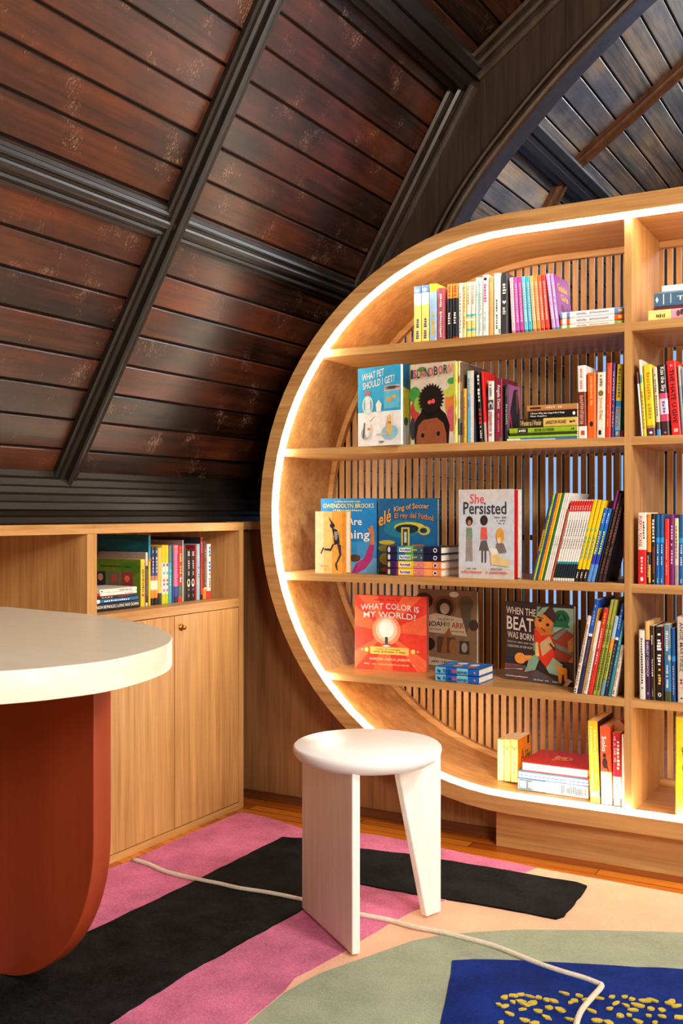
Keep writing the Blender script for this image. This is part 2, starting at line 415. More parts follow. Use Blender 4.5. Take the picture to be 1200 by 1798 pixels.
def band(path, offs, mir, m):
    """moulding following a path in the plane of the rib; offs: profile (distance outwards from path, y)"""
    mb = MB().use(m); n = len(path); fx = (lambda x: 2*XC-x) if mir else (lambda x: x)
    loops = []
    for i, (x, z) in enumerate(path):
        a = path[max(i-1, 0)]; b = path[min(i+1, n-1)]; d = Vector((b[0]-a[0], b[1]-a[1])).normalized(); nn = Vector((-d.y, d.x))
        loops.append([(fx(x+nn.x*o), y, z+nn.y*o) for o, y in offs])
    mb.strip(loops); return trim(mb)
for mir in (0, 1):
    rib_face(RY0, RY1, mir)
    band(inn, [(-.004, RY1), (-.004, 3.296), (.002, 3.286), (.010, 3.280), (.020, 3.281), (.026, 3.290), (.028, 3.306), (.036, 3.308), (.038, 3.294), (.044, 3.290), (.051, 3.294), (.053, 3.308), (.060, 3.310), (.064, RY0+.001), (.064, RY1)], mir, RIBM)
    for (pa, pb, tr) in (((XB, ZB), (XK, ZK), (0, .03)), ((XK, ZK), (X3, Z3), (.03, 0))):
        d = Vector((pb[0]-pa[0], pb[1]-pa[1])).normalized()
        a = (pa[0]+d.x*tr[0], pa[1]+d.y*tr[0]); b = (pb[0]-d.x*tr[1], pb[1]-d.y*tr[1])
        band([a, b], [(-.078, RY0+.001), (-.078, 3.308), (-.070, 3.298), (-.062, 3.296), (-.056, 3.302), (-.054, 3.310), (-.046, 3.310), (-.043, 3.296), (-.034, 3.290), (-.028, 3.294), (-.026, 3.306), (-.020, 3.304), (-.016, 3.282), (-.006, 3.276), (0, 3.288), (0, RY0+.001)], mir, RIBM)

# low oak partition behind the bookcase, cut round the bookcase
ZC_, RO, RI, XL, XR = 1.001, .886, .839, -1.069, 1.75
BY0, BY1 = 2.885, 3.30
def capsule(r, n=40, z0=None):
    p = []
    for i in range(n+1): a = PI/2+PI*i/n; p.append((XL+r*math.cos(a), ZC_+r*math.sin(a)))
    for i in range(n+1): a = -PI/2+PI*i/n; p.append((XR+r*math.cos(a), ZC_+r*math.sin(a)))
    return p
def low_wall():
    # left piece: between wall_left and the round end; lower piece under the bookcase; right piece
    mb = MB().use(WALLW); y0, y1 = 3.0, 3.03; r = RO+.004; n = 36; zt = .945
    a0 = math.asin((zt-ZC_)/r)
    def col(xo, xi_fn, xc, sg):
        pts = []
        for i in range(n+1):
            a = a0+(-PI/2-a0)*i/n; pts.append((xc+sg*r*math.cos(a), ZC_+r*math.sin(a)))
        return pts
    for sg, xc, xe in ((-1, XL, -2.45), (1, XR, 3.72)):
        pts = col(None, None, xc, sg)
        loops = [[(x, y0, z), (xe, y0, z), (xe, y1, z), (x, y1, z)] for x, z in pts]
        mb.strip(loops)
        mb.box(min(xc, xe), max(xc, xe), y0, y1, .03, ZC_-r)
    mb.box(XL, XR, y0, y1, .03, ZC_-r)
    return mb
struct(low_wall().build('wall_back'))
lg = MB().use(OAK['X']); lg.box(-2.45, -1.962, 2.975, 3.06, .945, .972); lg.box(2.645, 3.72, 2.975, 3.06, .945, .972)
tn[0] += 1; struct(lg.build('trim_%d' % tn[0]))
struct(MB().use(wood('brown_skirting', 'X', (70, 34, 14), (120, 66, 30), .4)).box(-2.45, 3.72, 2.99, 3.03, 0, .03).build('baseboard_back'))

# ---------------------------------------------------------------- oak bookcase with round ends
bc = empty('bookcase', 'tall oak bookcase with a round end, glowing edge light and slatted back', 'bookcase', T((XL, BY0, 0)))
BI = bc.matrix_world.inverted()
def part(mb, name, parent=None, bevel=0, m=None):
    o = mb.build(name, m, parent, bevel)
    return o
def bpart(mb, name, bevel=0):
    o = mb.build(name); o.parent = bc; o.matrix_parent_inverse = BI
    if bevel:
        md = o.modifiers.new('bevel', 'BEVEL'); md.width = bevel; md.segments = 2; md.limit_method = 'ANGLE'; md.angle_limit = math.radians(50)
    return o
co, ci = capsule(RO), capsule(RI)
mb = MB().use(OAK['X'])
mb.strip([[(a[0], BY0, a[1]), (a[0], BY1, a[1]), (b[0], BY1, b[1]), (b[0], BY0, b[1])] for a, b in zip(co, ci)], closed_path=True)
shell = bpart(mb, 'shell')
# light strip in the front inner edge
LED = bpy.data.materials.new('light_strip_glow'); LED.use_nodes = True
lb = LED.node_tree.nodes['Principled BSDF']; lb.inputs['Emission Color'].default_value = (1.0, .86, .65, 1); lb.inputs['Emission Strength'].default_value = 32
lb.inputs['Base Color'].default_value = (.9, .9, .9, 1)
c1, c2 = capsule(RI-.0005), capsule(RI-.013)
mb = MB().use(LED)
mb.strip([[(a[0], BY0+.002, a[1]), (a[0], BY0+.020, a[1]), (b[0], BY0+.020, b[1]), (b[0], BY0+.002, b[1])] for a, b in zip(c1, c2)], closed_path=True)
bpart(mb, 'light_strip')
# rear hoop and slats
c1, c2 = capsule(RI-.0005), capsule(RI-.020)
mb = MB().use(OAK['X'])
mb.strip([[(a[0], 3.252, a[1]), (a[0], 3.272, a[1]), (b[0], 3.272, b[1]), (b[0], 3.252, b[1])] for a, b in zip(c1, c2)], closed_path=True)
bpart(mb, 'rear_hoop')
def half(x, r):
    if XL <= x <= XR: return r
    d = (XL-x) if x < XL else (x-XR)
    return math.sqrt(max(0, r*r-d*d))
mb = MB().use(OAK['Z']); x = XL-RI+.012
while x < XR+RI-.02:
    h = min(half(x, RI-.001), half(x+.0172, RI-.001))
    if h > .02: mb.box(x, x+.0172, 3.274, 3.280, ZC_-h, ZC_+h)
    x += .0272
bpart(mb, 'slat_panel')
DIV = [(-.7376, -.7178), (.12, .1395), (.95, .9695), (1.75, 1.7695)]
SH = [(1.5110, 1.5352), (1.1921, 1.2157), (.7790, .8039), (.4595, .4824)]
for a, b in DIV:
    bpart(MB().use(OAK['Z']).box(a, b, BY0+.0205, 3.25, ZC_-RI+.0, ZC_+RI-.0), 'divider')
ends = [None]+DIV+[None]
for z0, z1 in SH:
    for i in range(len(ends)-1):
        mb = MB().use(OAK['X'])
        if ends[i]: xa0 = xa1 = ends[i][1]
        else: xa0 = XL-half(XL, 0) if False else XL-math.sqrt((RI-.001)**2-(z0-ZC_)**2); xa1 = XL-math.sqrt((RI-.001)**2-(z1-ZC_)**2)
        if ends[i+1]: xb0 = xb1 = ends[i+1][0]
        else: xb0 = XR+math.sqrt((RI-.001)**2-(z0-ZC_)**2); xb1 = XR+math.sqrt((RI-.001)**2-(z1-ZC_)**2)
        mb.prism([(xa0, z0), (xb0, z0), (xb1, z1), (xa1, z1)], lambda p, h: (p[0], h, p[1]), BY0+.0205, 3.25)
        bpart(mb, 'shelf')
bpart(MB().use(OAK['X']).box(-1.13, 1.8, 2.935, 3.25, 0, ZC_-RO-.0005), 'plinth')

# ---------------------------------------------------------------- oak cabinets along the left wall
CX = -2.027; CXB = -2.42
def cabinet(y0, y1, label, knob):
    root = empty('cabinet', label, 'cabinet', T((CX, (y0+y1)/2, 0)), 'oak cabinets along the left wall')
    I = root.matrix_world.inverted()
    def p(mb, n, par=root):
        o = mb.build(n); o.parent = par; o.matrix_parent_inverse = I if par is root else (root.matrix_world.inverted()); return o
    mb = MB().use(OAK['Z'])
    mb.box(CXB, CX, y1-.026, y1, 0, .9435); mb.box(CXB, CX, y0, y0+.012, 0, .9435)
    mb.box(CXB, CXB+.01, y0, y1, .02, .95)
    mb.use(OAK['Y']); mb.box(CXB, CX, y0+.012, y1-.026, .685, .7135); mb.box(CXB, CX, y0+.012, y1-.026, 0, .022)
    p(mb, 'body')
    mb = MB().use(OAK['Y']); mb.box(CXB, CX+.001, y0, y1, .944, .970); p(mb, 'top')
    ym = (y0+.012+y1-.026)/2
    for a, b, k in ((y0+.014, ym-.0015, 0), (ym+.0015, y1-.0285, 1)):
        o = MB().use(OAK['Z']).box(CX-.02, CX-.0005, a, b, .025, .6825).build('door')
        o.parent = root; o.matrix_parent_inverse = I
        if k and knob:
            kb = MB().use(mat((190, 140, 60), .25, 1)); kb.lathe([(.0001, 0), (.011, 0), (.011, .003), (.004, .004), (.004, .010), (.0075, .012), (.0065, .017), (.0001, .018)], (0, 0), 20)
            ko = kb.build('knob'); ko.parent = o
            ko.matrix_local = T((CX-.0005, a+.030, .645)) @ Matrix.Rotation(PI/2, 4, 'Y')
            ko['label'] = 'small brass knob'
    return root
cabinet(2.165, 2.891, 'oak cabinet next to the round bookcase, holding a row of books above two doors', True)
cabinet(1.4385, 2.1645, 'oak cabinet with an empty open shelf behind the cream table', True)
cabinet(.712, 1.438, 'oak cabinet furthest from the round bookcase, beyond the cream table', True)

# ---------------------------------------------------------------- table
tb = empty('table', 'cream round-ended table on curved terracotta panel legs', 'table', T((-1.55, 1.2, 0)))
TI = tb.matrix_world.inverted()
def tp(mb, n, bevel=0):
    o = mb.build(n); o.parent = tb; o.matrix_parent_inverse = TI
    if bevel:
        md = o.modifiers.new('bevel', 'BEVEL'); md.width = bevel; md.segments = 3; md.limit_method = 'ANGLE'; md.angle_limit = math.radians(50)
    return o
tt = [(-1.911, 1.722), (-1.742, 1.706), (-1.60, 1.690), (-1.482, 1.655), (-1.38, 1.607), (-1.283, 1.55), (-1.173, 1.452), (-1.100, 1.335), (-1.068, 1.19), (-1.088, 1.09), (-1.13, 1.012),
      (-1.22, .90), (-1.38, .80), (-1.58, .755), (-1.78, .79), (-1.93, .92), (-2.0, 1.15), (-2.005, 1.42), (-1.985, 1.62)]
def closed_smooth(p, n):
    P = [Vector(q) for q in p]; m = len(P); out = []
    for i in range(m):
        p0, p1, p2, p3 = P[i-1], P[i], P[(i+1) % m], P[(i+2) % m]
        for k in range(n):
            t = k/n; out.append(tuple(.5*((2*p1)+(p2-p0)*t+(2*p0-5*p1+4*p2-p3)*t*t+(3*p1-p0-3*p2+p3)*t**3)))
    return out
tt = closed_smooth(tt, 5)
mb = MB().use(WHITETOP); mb.prism(tt, lambda p, h: (p[0], p[1], h), .733, .780, True); tp(mb, 'table_top', .0015)
def leg_panel(xr, xl, y0, y1):
    rx, rz, n = .27, .34, 20
    pts = [(xl+rx, 0), ]
    z0 = .0176; pts = [(xr-rx+rx*math.sin(a*PI/2/n), rz-(rz-z0)*math.cos(a*PI/2/n)) for a in range(n+1)]
    pts += [(xr, .733), (xl, .733)]
    pts += [(xl+rx-rx*math.sin(a*PI/2/n), rz-(rz-z0)*math.cos(a*PI/2/n)) for a in range(n, -1, -1)]
    mb = MB().use(TERRA); mb.prism(pts, lambda p, h: (p[0], h, p[1]), y0, y1, True); return mb
tp(leg_panel(-1.453, -2.0, 1.552, 1.603), 'leg', .003)
tp(leg_panel(-1.40, -1.95, .90, .951), 'leg', .003)

# ---------------------------------------------------------------- stool
def P_cam(lat, dep, z): return (cs*lat-sn*dep, sn*lat+cs*dep, z)
scx, scy, _ = P_cam(.0615, 2.45, 0)
st = empty('stool', 'round white wooden stool on flat plank legs, standing on the rug', 'stool', T((scx, scy, .018)))
SI = st.matrix_world.inverted()
def sp(mb, n, bevel=.0015):
    o = mb.build(n); o.parent = st; o.matrix_parent_inverse = SI
    if bevel:
        md = o.modifiers.new('bevel', 'BEVEL'); md.width = bevel; md.segments = 2; md.limit_method = 'ANGLE'; md.angle_limit = math.radians(50)
    return o
R_ = .1765
prof = [(.0001, .413), (.135, .413), (.152, .416), (.166, .424), (.174, .434), (.1765, .443), (.1755, .450), (.172, .4535), (.0001, .4535)]
mb = MB().use(WHITES); mb.lathe(prof, (scx, scy), 72); sp(mb, 'seat', 0)
def plank(a, b, th, taper_top=None, zt=.425):
    """a, b: (lat, depth) ends at the floor; taper_top: inner end at the top"""
    pa, pb = Vector(P_cam(*a, 0)[:2]), Vector(P_cam(*b, 0)[:2]); d = (pb-pa).normalized(); n = Vector((-d.y, d.x))*th/2
    ptop = Vector(P_cam(*taper_top, 0)[:2]) if taper_top else pb
    def q(p, s_, z): return (p.x+n.x*s_, p.y+n.y*s_, z)
    mb = MB().use(WHITEW)
    mb.strip([[q(pa, -1, .018), q(pb, -1, .018), q(ptop, -1, zt), q(pa, -1, zt)], [q(pa, 1, .018), q(pb, 1, .018), q(ptop, 1, zt), q(pa, 1, zt)]])
    return mb
sp(plank((-.090, 2.572), (.0330, 2.297), .020), 'leg', .003)
sp(plank((.2395, 2.552), (.2010, 2.518), .020, (.125, 2.451), .413), 'leg', .003)

# ---------------------------------------------------------------- rug
RZ = .012
def poly(pxs, z=RZ): return [at_z(px, py, z) for px, py in pxs]
RUGM = {k: rug_mat(c, a) for k, c, a in (('peach', (240, 190, 158), .05), ('pink', (208, 116, 152), .16), ('black', (17, 18, 21), .55), ('green', (158, 168, 146), .08), ('blue', (4, 40, 122), .22), ('cream', (226, 214, 194), .05), ('yellow', (206, 180, 70), .1))}
def wob(pts, amp=.0025, step=.05):
    out = []
    n = len(pts)
    for i in range(n):
        a, b = Vector(pts[i]), Vector(pts[(i+1) % n]); k = max(1, int((b-a).length/step))
        for j in range(k):
            p = a.lerp(b, j/k); out.append((p.x+random.uniform(-amp, amp), p.y+random.uniform(-amp, amp)))
    return out
base = poly([(190, 1527), (236, 1508), (330, 1465), (418, 1428), (426, 1426), (470, 1435), (533, 1455), (640, 1463), (720, 1477), (812, 1497), (940, 1523), (1090, 1550), (1200, 1570)])
xr_, yr_ = base[-1]
base += [(.2, yr_-.16), (.9, yr_-.3), (1.25, 2.3), (1.3, 1.6), (1.1, 1.0), (.6, .55), (-.3, .4), (-1.3, .45), (-1.85, .6), (-1.95, 1.2), (-1.97, 1.9)]
def slab(mb, key, pts, z1, z0=.0):
    mb.use(RUGM[key]); mb.prism(pts, lambda p, h: (p[0], p[1], h), z0, z1); return mb
rg = MB()
slab(rg, 'peach', wob(base, .001), RZ)
pink = poly([(185, 1529), (236, 1508.5), (330, 1466), (418, 1429), (426, 1427), (470, 1436), (533, 1456), (640, 1464), (720, 1478), (812, 1498), (943, 1524), (924, 1532), (880, 1552), (790, 1578), (730, 1598), (685, 1622), (635, 1652), (601, 1674), (519, 1718), (499, 1741), (432, 1797), (380, 1850)])
pink += [(-1.25, .50), (-1.80, .65), (-1.93, 1.2), (-1.95, 1.9)]
slab(rg, 'pink', wob(pink, .001), RZ+.0016)
black = poly([(0, 1712), (175, 1627), (263, 1585), (344, 1546), (362, 1537), (496, 1470), (534, 1472), (632, 1490), (712, 1499), (771, 1509), (800, 1513), (1012, 1549), (1031, 1555), (1025, 1566), (990, 1608), (976, 1612), (923, 1602), (800, 1580), (725, 1569), (632, 1552), (608, 1552), (534, 1595), (327, 1709), (192, 1797)], RZ+.004)
black += [(-1.32, .56), (-1.70, .68), (-1.88, 1.1)]
slab(rg, 'black', wob(black, .0022, .03), RZ+.005)
green = poly([(380, 1850), (434, 1798), (499, 1743), (560, 1710), (607, 1693), (675, 1669), (725, 1652), (775, 1642), (830, 1637), (907, 1632), (1053, 1633), (1200, 1637)], RZ+.002)
green += [(.1, 1.98), (.6, 1.7), (.7, 1.2), (.4, .8), (-.2, .62), (-.8, .7)]
slab(rg, 'green', wob(green, .0012), RZ+.0022)
blue = poly([(794, 1686), (830, 1684), (951, 1688), (1079, 1696), (1200, 1701)], RZ+.004)
blue += [(.05, 1.84), (.1, 1.5), (-.1, 1.15), (-.32, 1.1)] + poly([(765, 1850), (773, 1798), (782, 1758), (793, 1710)], RZ+.004)
slab(rg, 'blue', wob(blue, .002, .04), RZ+.0045)
# tufted yellow flecks
rg.use(RUGM['yellow'])
def fleck(x, y, sx, sy, a):
    n = 9; pts = []
    for k in range(n):
        t = 2*PI*k/n; r = random.uniform(.75, 1.2); u, v = sx*r*math.cos(t), sy*r*math.sin(t)
        pts.append((x+u*math.cos(a)-v*math.sin(a), y+u*math.sin(a)+v*math.cos(a)))
    rg.prism(pts, lambda p, h: (p[0], p[1], h), RZ+.003, RZ+.0075)
rnd = random.Random(11); placed = []
fl = [(886, 1751), (903, 1748), (915, 1746), (930, 1749), (946, 1751), (960, 1755), (972, 1757), (901, 1759), (877, 1764), (888, 1766), (915, 1758), (924, 1764), (935, 1761), (895, 1780), (918, 1772), (945, 1775), (985, 1773), (965, 1769), (960, 1786), (922, 1791), (880, 1795), (992, 1744), (1003, 1760), (1010, 1757), (1017, 1748), (1052, 1752), (1075, 1750), (1030, 1755), (1071, 1771), (1082, 1761), (1098, 1750), (1100, 1765), (1110, 1754), (1113, 1773), (1134, 1757), (1147, 1756), (1121, 1765), (1143, 1771), (1162, 1773), (1176, 1762), (1181, 1758), (1190, 1766), (1040, 1775), (1003, 1790), (1049, 1792), (1090, 1783), (1105, 1782), (1140, 1783), (1163, 1784), (1195, 1786), (1120, 1793), (1150, 1795), (1070, 1796), (940, 1796)]
for px, py in fl:
    x, y = at_z(px, py, RZ+.006); placed.append((x, y)); fleck(x, y, rnd.uniform(.006, .014), rnd.uniform(.004, .008), rnd.uniform(-.5, 1.2))
for k in range(260):
    x, y = rnd.uniform(-.5, .05), rnd.uniform(1.2, 1.72)
    if (y > 1.70) or any(math.dist((x, y), q) < .026 for q in placed): continue
    if x < -.52+(.0): continue
    px_d = -sn*x+cs*y; px = 600+FPX*(cs*x+sn*y)/px_d; py = HOR+FPX*(1-RZ)/px_d
    if py < 1798 and px < 1200: continue
    placed.append((x, y)); fleck(x, y, rnd.uniform(.006, .014), rnd.uniform(.004, .008), rnd.uniform(-.5, 1.2))
rug = rg.build('rug', recalc=True)
rug['label'] = 'thick abstract rug in pink, black, peach, sage and blue on the floor'; rug['category'] = 'rug'
cord_px = [(233, 1509), (262, 1518), (292, 1531), (350, 1545), (385, 1552), (420, 1560), (478, 1569), (534, 1581), (585, 1594), (634, 1606), (685, 1616), (725, 1627), (762, 1634), (808, 1645), (870, 1662), (932, 1687), (980, 1704), (1024, 1717), (1050, 1727), (1057, 1731), (1052, 1739), (1042, 1750), (1022, 1774), (1013, 1796), (1008, 1830)]
cp = [at_z(px, py, RZ+.006) for px, py in cord_px] 
cp = resample(cp, 3)
mb = MB().use(RUGM['cream']); mb.tube([(x, y, RZ+.0065) for x, y in cp], .0062, 8)
cord = mb.build('piled_line', parent=rug); cord['label'] = 'raised cream line'

# ---------------------------------------------------------------- lettering and flat print on books
TC = {}
def text_mesh(s):
    if s in TC: return TC[s]
    c = bpy.data.curves.new('lettering', 'FONT'); c.body = s; c.size = 1; c.resolution_u = 2; c.offset = .012; c.space_line = .85
    c.align_x = 'CENTER'
    o = bpy.data.objects.new('lettering', c); COL.objects.link(o)
    dg = bpy.context.evaluated_depsgraph_get(); dg.update()
    me = bpy.data.meshes.new_from_object(o.evaluated_get(dg))
    vs = [v.co.copy() for v in me.vertices]; fs = [tuple(p.vertices) for p in me.polygons]
    bpy.data.objects.remove(o); bpy.data.curves.remove(c); bpy.data.meshes.remove(me)
    xs_ = [v.x for v in vs]; ys_ = [v.y for v in vs]
    r = ([((v.x-min(xs_))/(max(xs_)-min(xs_)), (v.y-min(ys_))/(max(ys_)-min(ys_))) for v in vs], fs); TC[s] = r
    return r
DK, WH = (24, 24, 28), (246, 244, 238)
class Face:
    """a flat face of a book: origin, right and up vectors with their true lengths, outward normal"""
    def __init__(s, o, r, u, n): s.o, s.r, s.u, s.n = Vector(o), Vector(r), Vector(u), Vector(n).normalized()
    def p(s, a, b, h): return tuple(s.o+s.r*a+s.u*b+s.n*h)
def decorate(face, items, parent, art_name='cover_art', text_name='title'):
    mb = MB(); k = 0; tms = []; mbs = [mb]
    for it in items:
        tm = MB()
        if art_name == 'spine_art': mb = MB(); mbs.append(mb)
        h = .00025+.00012*k; k += 1
        if it[0] == 'p': mb.use(mat(it[1], .45)); b = len(mb.v); mb.v += [face.p(a, c, h) for a, c in it[2]]; mb.face(tuple(range(b, b+len(it[2]))))
        elif it[0] == 'r':
            x0, y0, x1, y1 = it[2]; mb.use(mat(it[1], .45)); b = len(mb.v); mb.v += [face.p(a, c, h) for a, c in ((x0, y0), (x1, y0), (x1, y1), (x0, y1))]; mb.face((b, b+1, b+2, b+3))
        elif it[0] == 'e':
            cx, cy, rx, ry = it[2]; mb.use(mat(it[1], .45)); b = len(mb.v)
            mb.v += [face.p(cx+rx*math.cos(2*PI*q/20), cy+ry*math.sin(2*PI*q/20), h) for q in range(20)]; mb.face(tuple(range(b, b+20)))
        elif it[0] in ('t', 'tv'):      # text, upright or running down the spine
            x0, y0, x1, y1 = it[2]; vs, fs = text_mesh(it[3]); tm.use(mat(it[1], .45)); b = len(tm.v)
            sl = it[4] if len(it) > 4 else 0; arc = it[5] if len(it) > 5 else 0
            for a, c in vs:
                if it[0] == 't': tm.v.append(face.p(x0+a*(x1-x0), y0+c*(y1-y0)+sl*(a-.5)-arc*(2*a-1)**2, h+.0004))
                else: tm.v.append(face.p(x0+c*(x1-x0), y1-a*(y1-y0), h+.0004))
            for f in fs: tm.face(tuple(b+i for i in f))
            tms.append(tm)
        elif it[0] in ('m', 'mh'):      # print too small to read: rows of little strokes
            x0, y0, x1, y1 = it[2]; n = it[3]; tm.use(mat(it[1], .45)); rr = random.Random(n*31+int(x0*997))
            for q in range(n):
                if rr.random() < .12: continue
                f0, f1 = q/n, (q+rr.uniform(.55, .8))/n; g0, g1 = rr.uniform(0, .25), rr.uniform(.7, 1)
                b = len(tm.v)
                if it[0] == 'm': pts = [(x0+g0*(x1-x0), y0+f0*(y1-y0)), (x0+g1*(x1-x0), y0+f0*(y1-y0)), (x0+g1*(x1-x0), y0+f1*(y1-y0)), (x0+g0*(x1-x0), y0+f1*(y1-y0))]
                else: pts = [(x0+f0*(x1-x0), y0+g0*(y1-y0)), (x0+f1*(x1-x0), y0+g0*(y1-y0)), (x0+f1*(x1-x0), y0+g1*(y1-y0)), (x0+f0*(x1-x0), y0+g1*(y1-y0))]
                tm.v += [face.p(a, c, h+.0003) for a, c in pts]; tm.face((b, b+1, b+2, b+3))
            tms.append(tm)
    for mb in mbs:
        if mb.f: o = mb.build(art_name, recalc=False); o.parent = parent
    for tm in tms:
        if tm.f: o = tm.build(text_name, recalc=False); o.parent = parent

ALLB = []
def book(label, M, t, d, L, secs, spine=(), front=(), left=(), hard=False, pages=(236, 226, 205), group=None, cover=None, crest=.0018):
    """local frame: x = thickness, y = depth (spine at y = 0), z = height; secs = [(top fraction, colour), ...] from the foot up"""
    root = empty('book', label, 'book', M, group); ALLB.append(root)
    th = .0024 if hard else min(.0009, t*.18); ins = .003 if hard else .0004
    rr = min(t*.28, .004)
    prof = [(0, d), (0, rr), (rr*.35, rr*.3), (rr, 0), (t-rr, 0), (t-rr*.35, rr*.3), (t, rr), (t, d), (t-th, d), (t-th, th+rr*.4), (th, th+rr*.4), (th, d)]
    mb = MB(); z = 0
    for f, c in secs:
        m1 = mat(c, .4); mb.use(m1); mb.prism(prof, lambda p, h: (p[0], p[1], h), z*L, f*L); z = f
    o = mb.build('cover', recalc=False); o.parent = root
    g = MB().use(mat(pages, .8)); g.box(th+.0001, t-th-.0001, th+rr*.4+.0002, d-ins, ins, L-ins); o = g.build('pages'); o.parent = root
    if spine: decorate(Face((0, 0, 0), (t, 0, 0), (0, 0, L), (0, -1, 0)), spine, root, 'spine_art', 'spine_title')
    if front: decorate(Face((t, 0, 0), (0, d, 0), (0, 0, L), (1, 0, 0)), front, root)
    if left: decorate(Face((0, d, 0), (0, -d, 0), (0, 0, L), (-1, 0, 0)), left, root, 'back_art', 'back_title')
    return root
def frame(o, x, y, z):
    M = Matrix.Identity(4)
    for i, v in enumerate((x, y, z)):
        for r in range(3): M[r][i] = v[r]
    for r in range(3): M[r][3] = o[r]
    return M
def V3(*a): return a

# books standing with their spines to the room, in the bookcase
def upright(Ys, zs, b0, b1, ytop, secs, label, spine=(), tl=None, d=.14, gap=.0004, ang=None, **k):
    X0 = at_y(b0, 1000, Ys)[0]; X1 = at_y(b1, 1000, Ys)[0]; w_ = X1-X0
    zt = at_y(tl if tl else b0, ytop, Ys)[1]
    a = 0
    if tl is not None: a = math.atan2(at_y(tl, ytop, Ys)[0]-X0, zt-zs)
    if ang: a = ang
    t = w_*math.cos(a)-gap; L = (zt-zs)/math.cos(a) if a <= 0 else (zt-zs-t*math.sin(a))/math.cos(a)
    z0 = zs+.0002+(t*math.sin(a) if a > 0 else 0)
    M = frame((X0, Ys, z0), (math.cos(a), 0, -math.sin(a)), (0, 1, 0), (math.sin(a), 0, math.cos(a)))
    d = min(d, 3.245-Ys)
    return book(label, M, t, d, L, secs, spine, **k)
# books lying flat, spine to the room
def lying(Ys, z0, t, p0, p1, secs, label, spine=(), d=.14, **k):
    X0 = at_y(p0, 1000, Ys)[0]; X1 = at_y(p1, 1000, Ys)[0] if p1 else p0
    M = frame((X1, Ys, z0), (0, 0, 1), (0, 1, 0), (-1, 0, 0))
    return book(label, M, t-.0003, d, X1-X0, secs, spine, **k)
# books standing with the front cover to the room
def faceout(p0, ybase, p1, ytop, zs, Y0_, yaw, t, base, label, front, spine=(), hard=True, lean=0, **k):
    """p0: left foot of the cover; Y0_: its depth (None: read off the shelf)"""
    if Y0_ is None: x0, y0 = at_z(p0, ybase, zs)
    else: y0 = Y0_; x0 = at_y(p0, 1000, Y0_)[0]
    zt = at_y(p0, ytop, y0)[1]; L = zt-zs
    ya = math.radians(yaw); c_, s_ = math.cos(ya), math.sin(ya)
    r = ray(p1, 1000); q = r[0]/r[1]
    wd = (q*y0-x0)/(c_-q*s_)
    # local y (towards the fore-edge) runs along the cover, local x = outward normal of the cover
    yv = (c_, s_, 0); xv = (s_, -c_, 0)
    o = (x0-xv[0]*t, y0-xv[1]*t, zs+.0002)
    M = frame(o, xv, yv, (0, 0, 1))
    return book(label, M, t, wd, L, base, spine, front=front, hard=hard, **k)

Z1, Z2, Z3_, Z4 = 1.5352, 1.2157, .8039, .4824
ORD = ['first', 'second', 'third', 'fourth', 'fifth', 'sixth', 'seventh', 'eighth', 'ninth', 'tenth']
# ---- top shelf
YS = 2.918; G = 'books on the top shelf of the bookcase'
YEL, NAV = (247, 222, 100), (52, 62, 140)
def T_(b0, b1, yt, secs, label, spine=(), tl=None, **k): return upright(YS, Z1, b0, b1, yt, secs, label, spine, tl, group=G, **k)
T_(726.8, 739.2, 503.7, [(.66, (250, 228, 120)), (.87, (250, 246, 235)), (1, (92, 134, 214))], 'white and yellow paperback with a blue top, first on the left of the top shelf', [('m', NAV, (.35, .06, .8, .42), 9), ('e', WH, (.5, .92, .3, .03))])
T_(740.2, 753, 501.5, [(.66, (250, 228, 120)), (.87, (250, 246, 235)), (1, (92, 134, 214))], 'twin yellow paperback with a blue top, second from the left on the top shelf', [('m', NAV, (.35, .06, .8, .42), 9), ('e', WH, (.5, .92, .3, .03))])
T_(754, 767, 499, [(.86, (160, 196, 232)), (1, (252, 208, 60))], 'pale blue paperback with a bright yellow top, third on the top shelf', [('m', (240, 190, 40), (.3, .05, .8, .5), 8)])
T_(768, 780.5, 506, [(1, (176, 88, 104))], 'dusty rose book with white spine print on the top shelf', [('m', WH, (.35, .06, .7, .9), 22)])
T_(785.5, 794, 499.5, [(.74, (30, 30, 42)), (1, (240, 150, 60))], 'black paperback with an orange top, left one of the matching pair', [('m', WH, (.2, .28, .7, .5), 5), ('m', (190, 80, 30), (.25, .78, .75, .97), 6)])
T_(795, 804.5, 498.5, [(.04, (190, 40, 34)), (.74, (30, 30, 42)), (1, (240, 150, 60))], 'black paperback with an orange top, right one of the matching pair', [('m', WH, (.2, .28, .7, .5), 5), ('m', (190, 60, 30), (.25, .78, .75, .97), 6)])
T_(805.5, 812.3, 497.5, [(1, (250, 246, 232))], 'plain creamy white thin book right of the orange-topped pair', [('m', (150, 180, 150), (.3, .1, .7, .85), 12)])
T_(812.6, 818.8, 497, [(1, (252, 226, 150))], 'cream-yellow thin book with orange print on the top shelf', [('m', (230, 140, 70), (.2, .12, .8, .95), 14)])
for i, (a, b) in enumerate(((819.2, 827), (827.4, 835))):
    T_(a, b, 496-i*1.2, [(.12, (252, 222, 120)), (.16, (70, 196, 222)), (.38, (252, 220, 120)), (.42, (70, 196, 222)), (1, (246, 240, 222))], ['left', 'right'][i]+' one of two white books with cyan and yellow stripes on their spines', [('m', (232, 150, 90), (.3, .6, .7, .95), 7), ('r', (250, 250, 250), (.0, .3, 1, .34))])
T_(835.5, 841.3, 488, [(1, (240, 250, 248))], 'thin white book with a turquoise edge on the top shelf', [('r', (100, 200, 190), (.82, 0, 1, 1)), ('m', (120, 170, 170), (.3, .7, .6, .95), 6)])
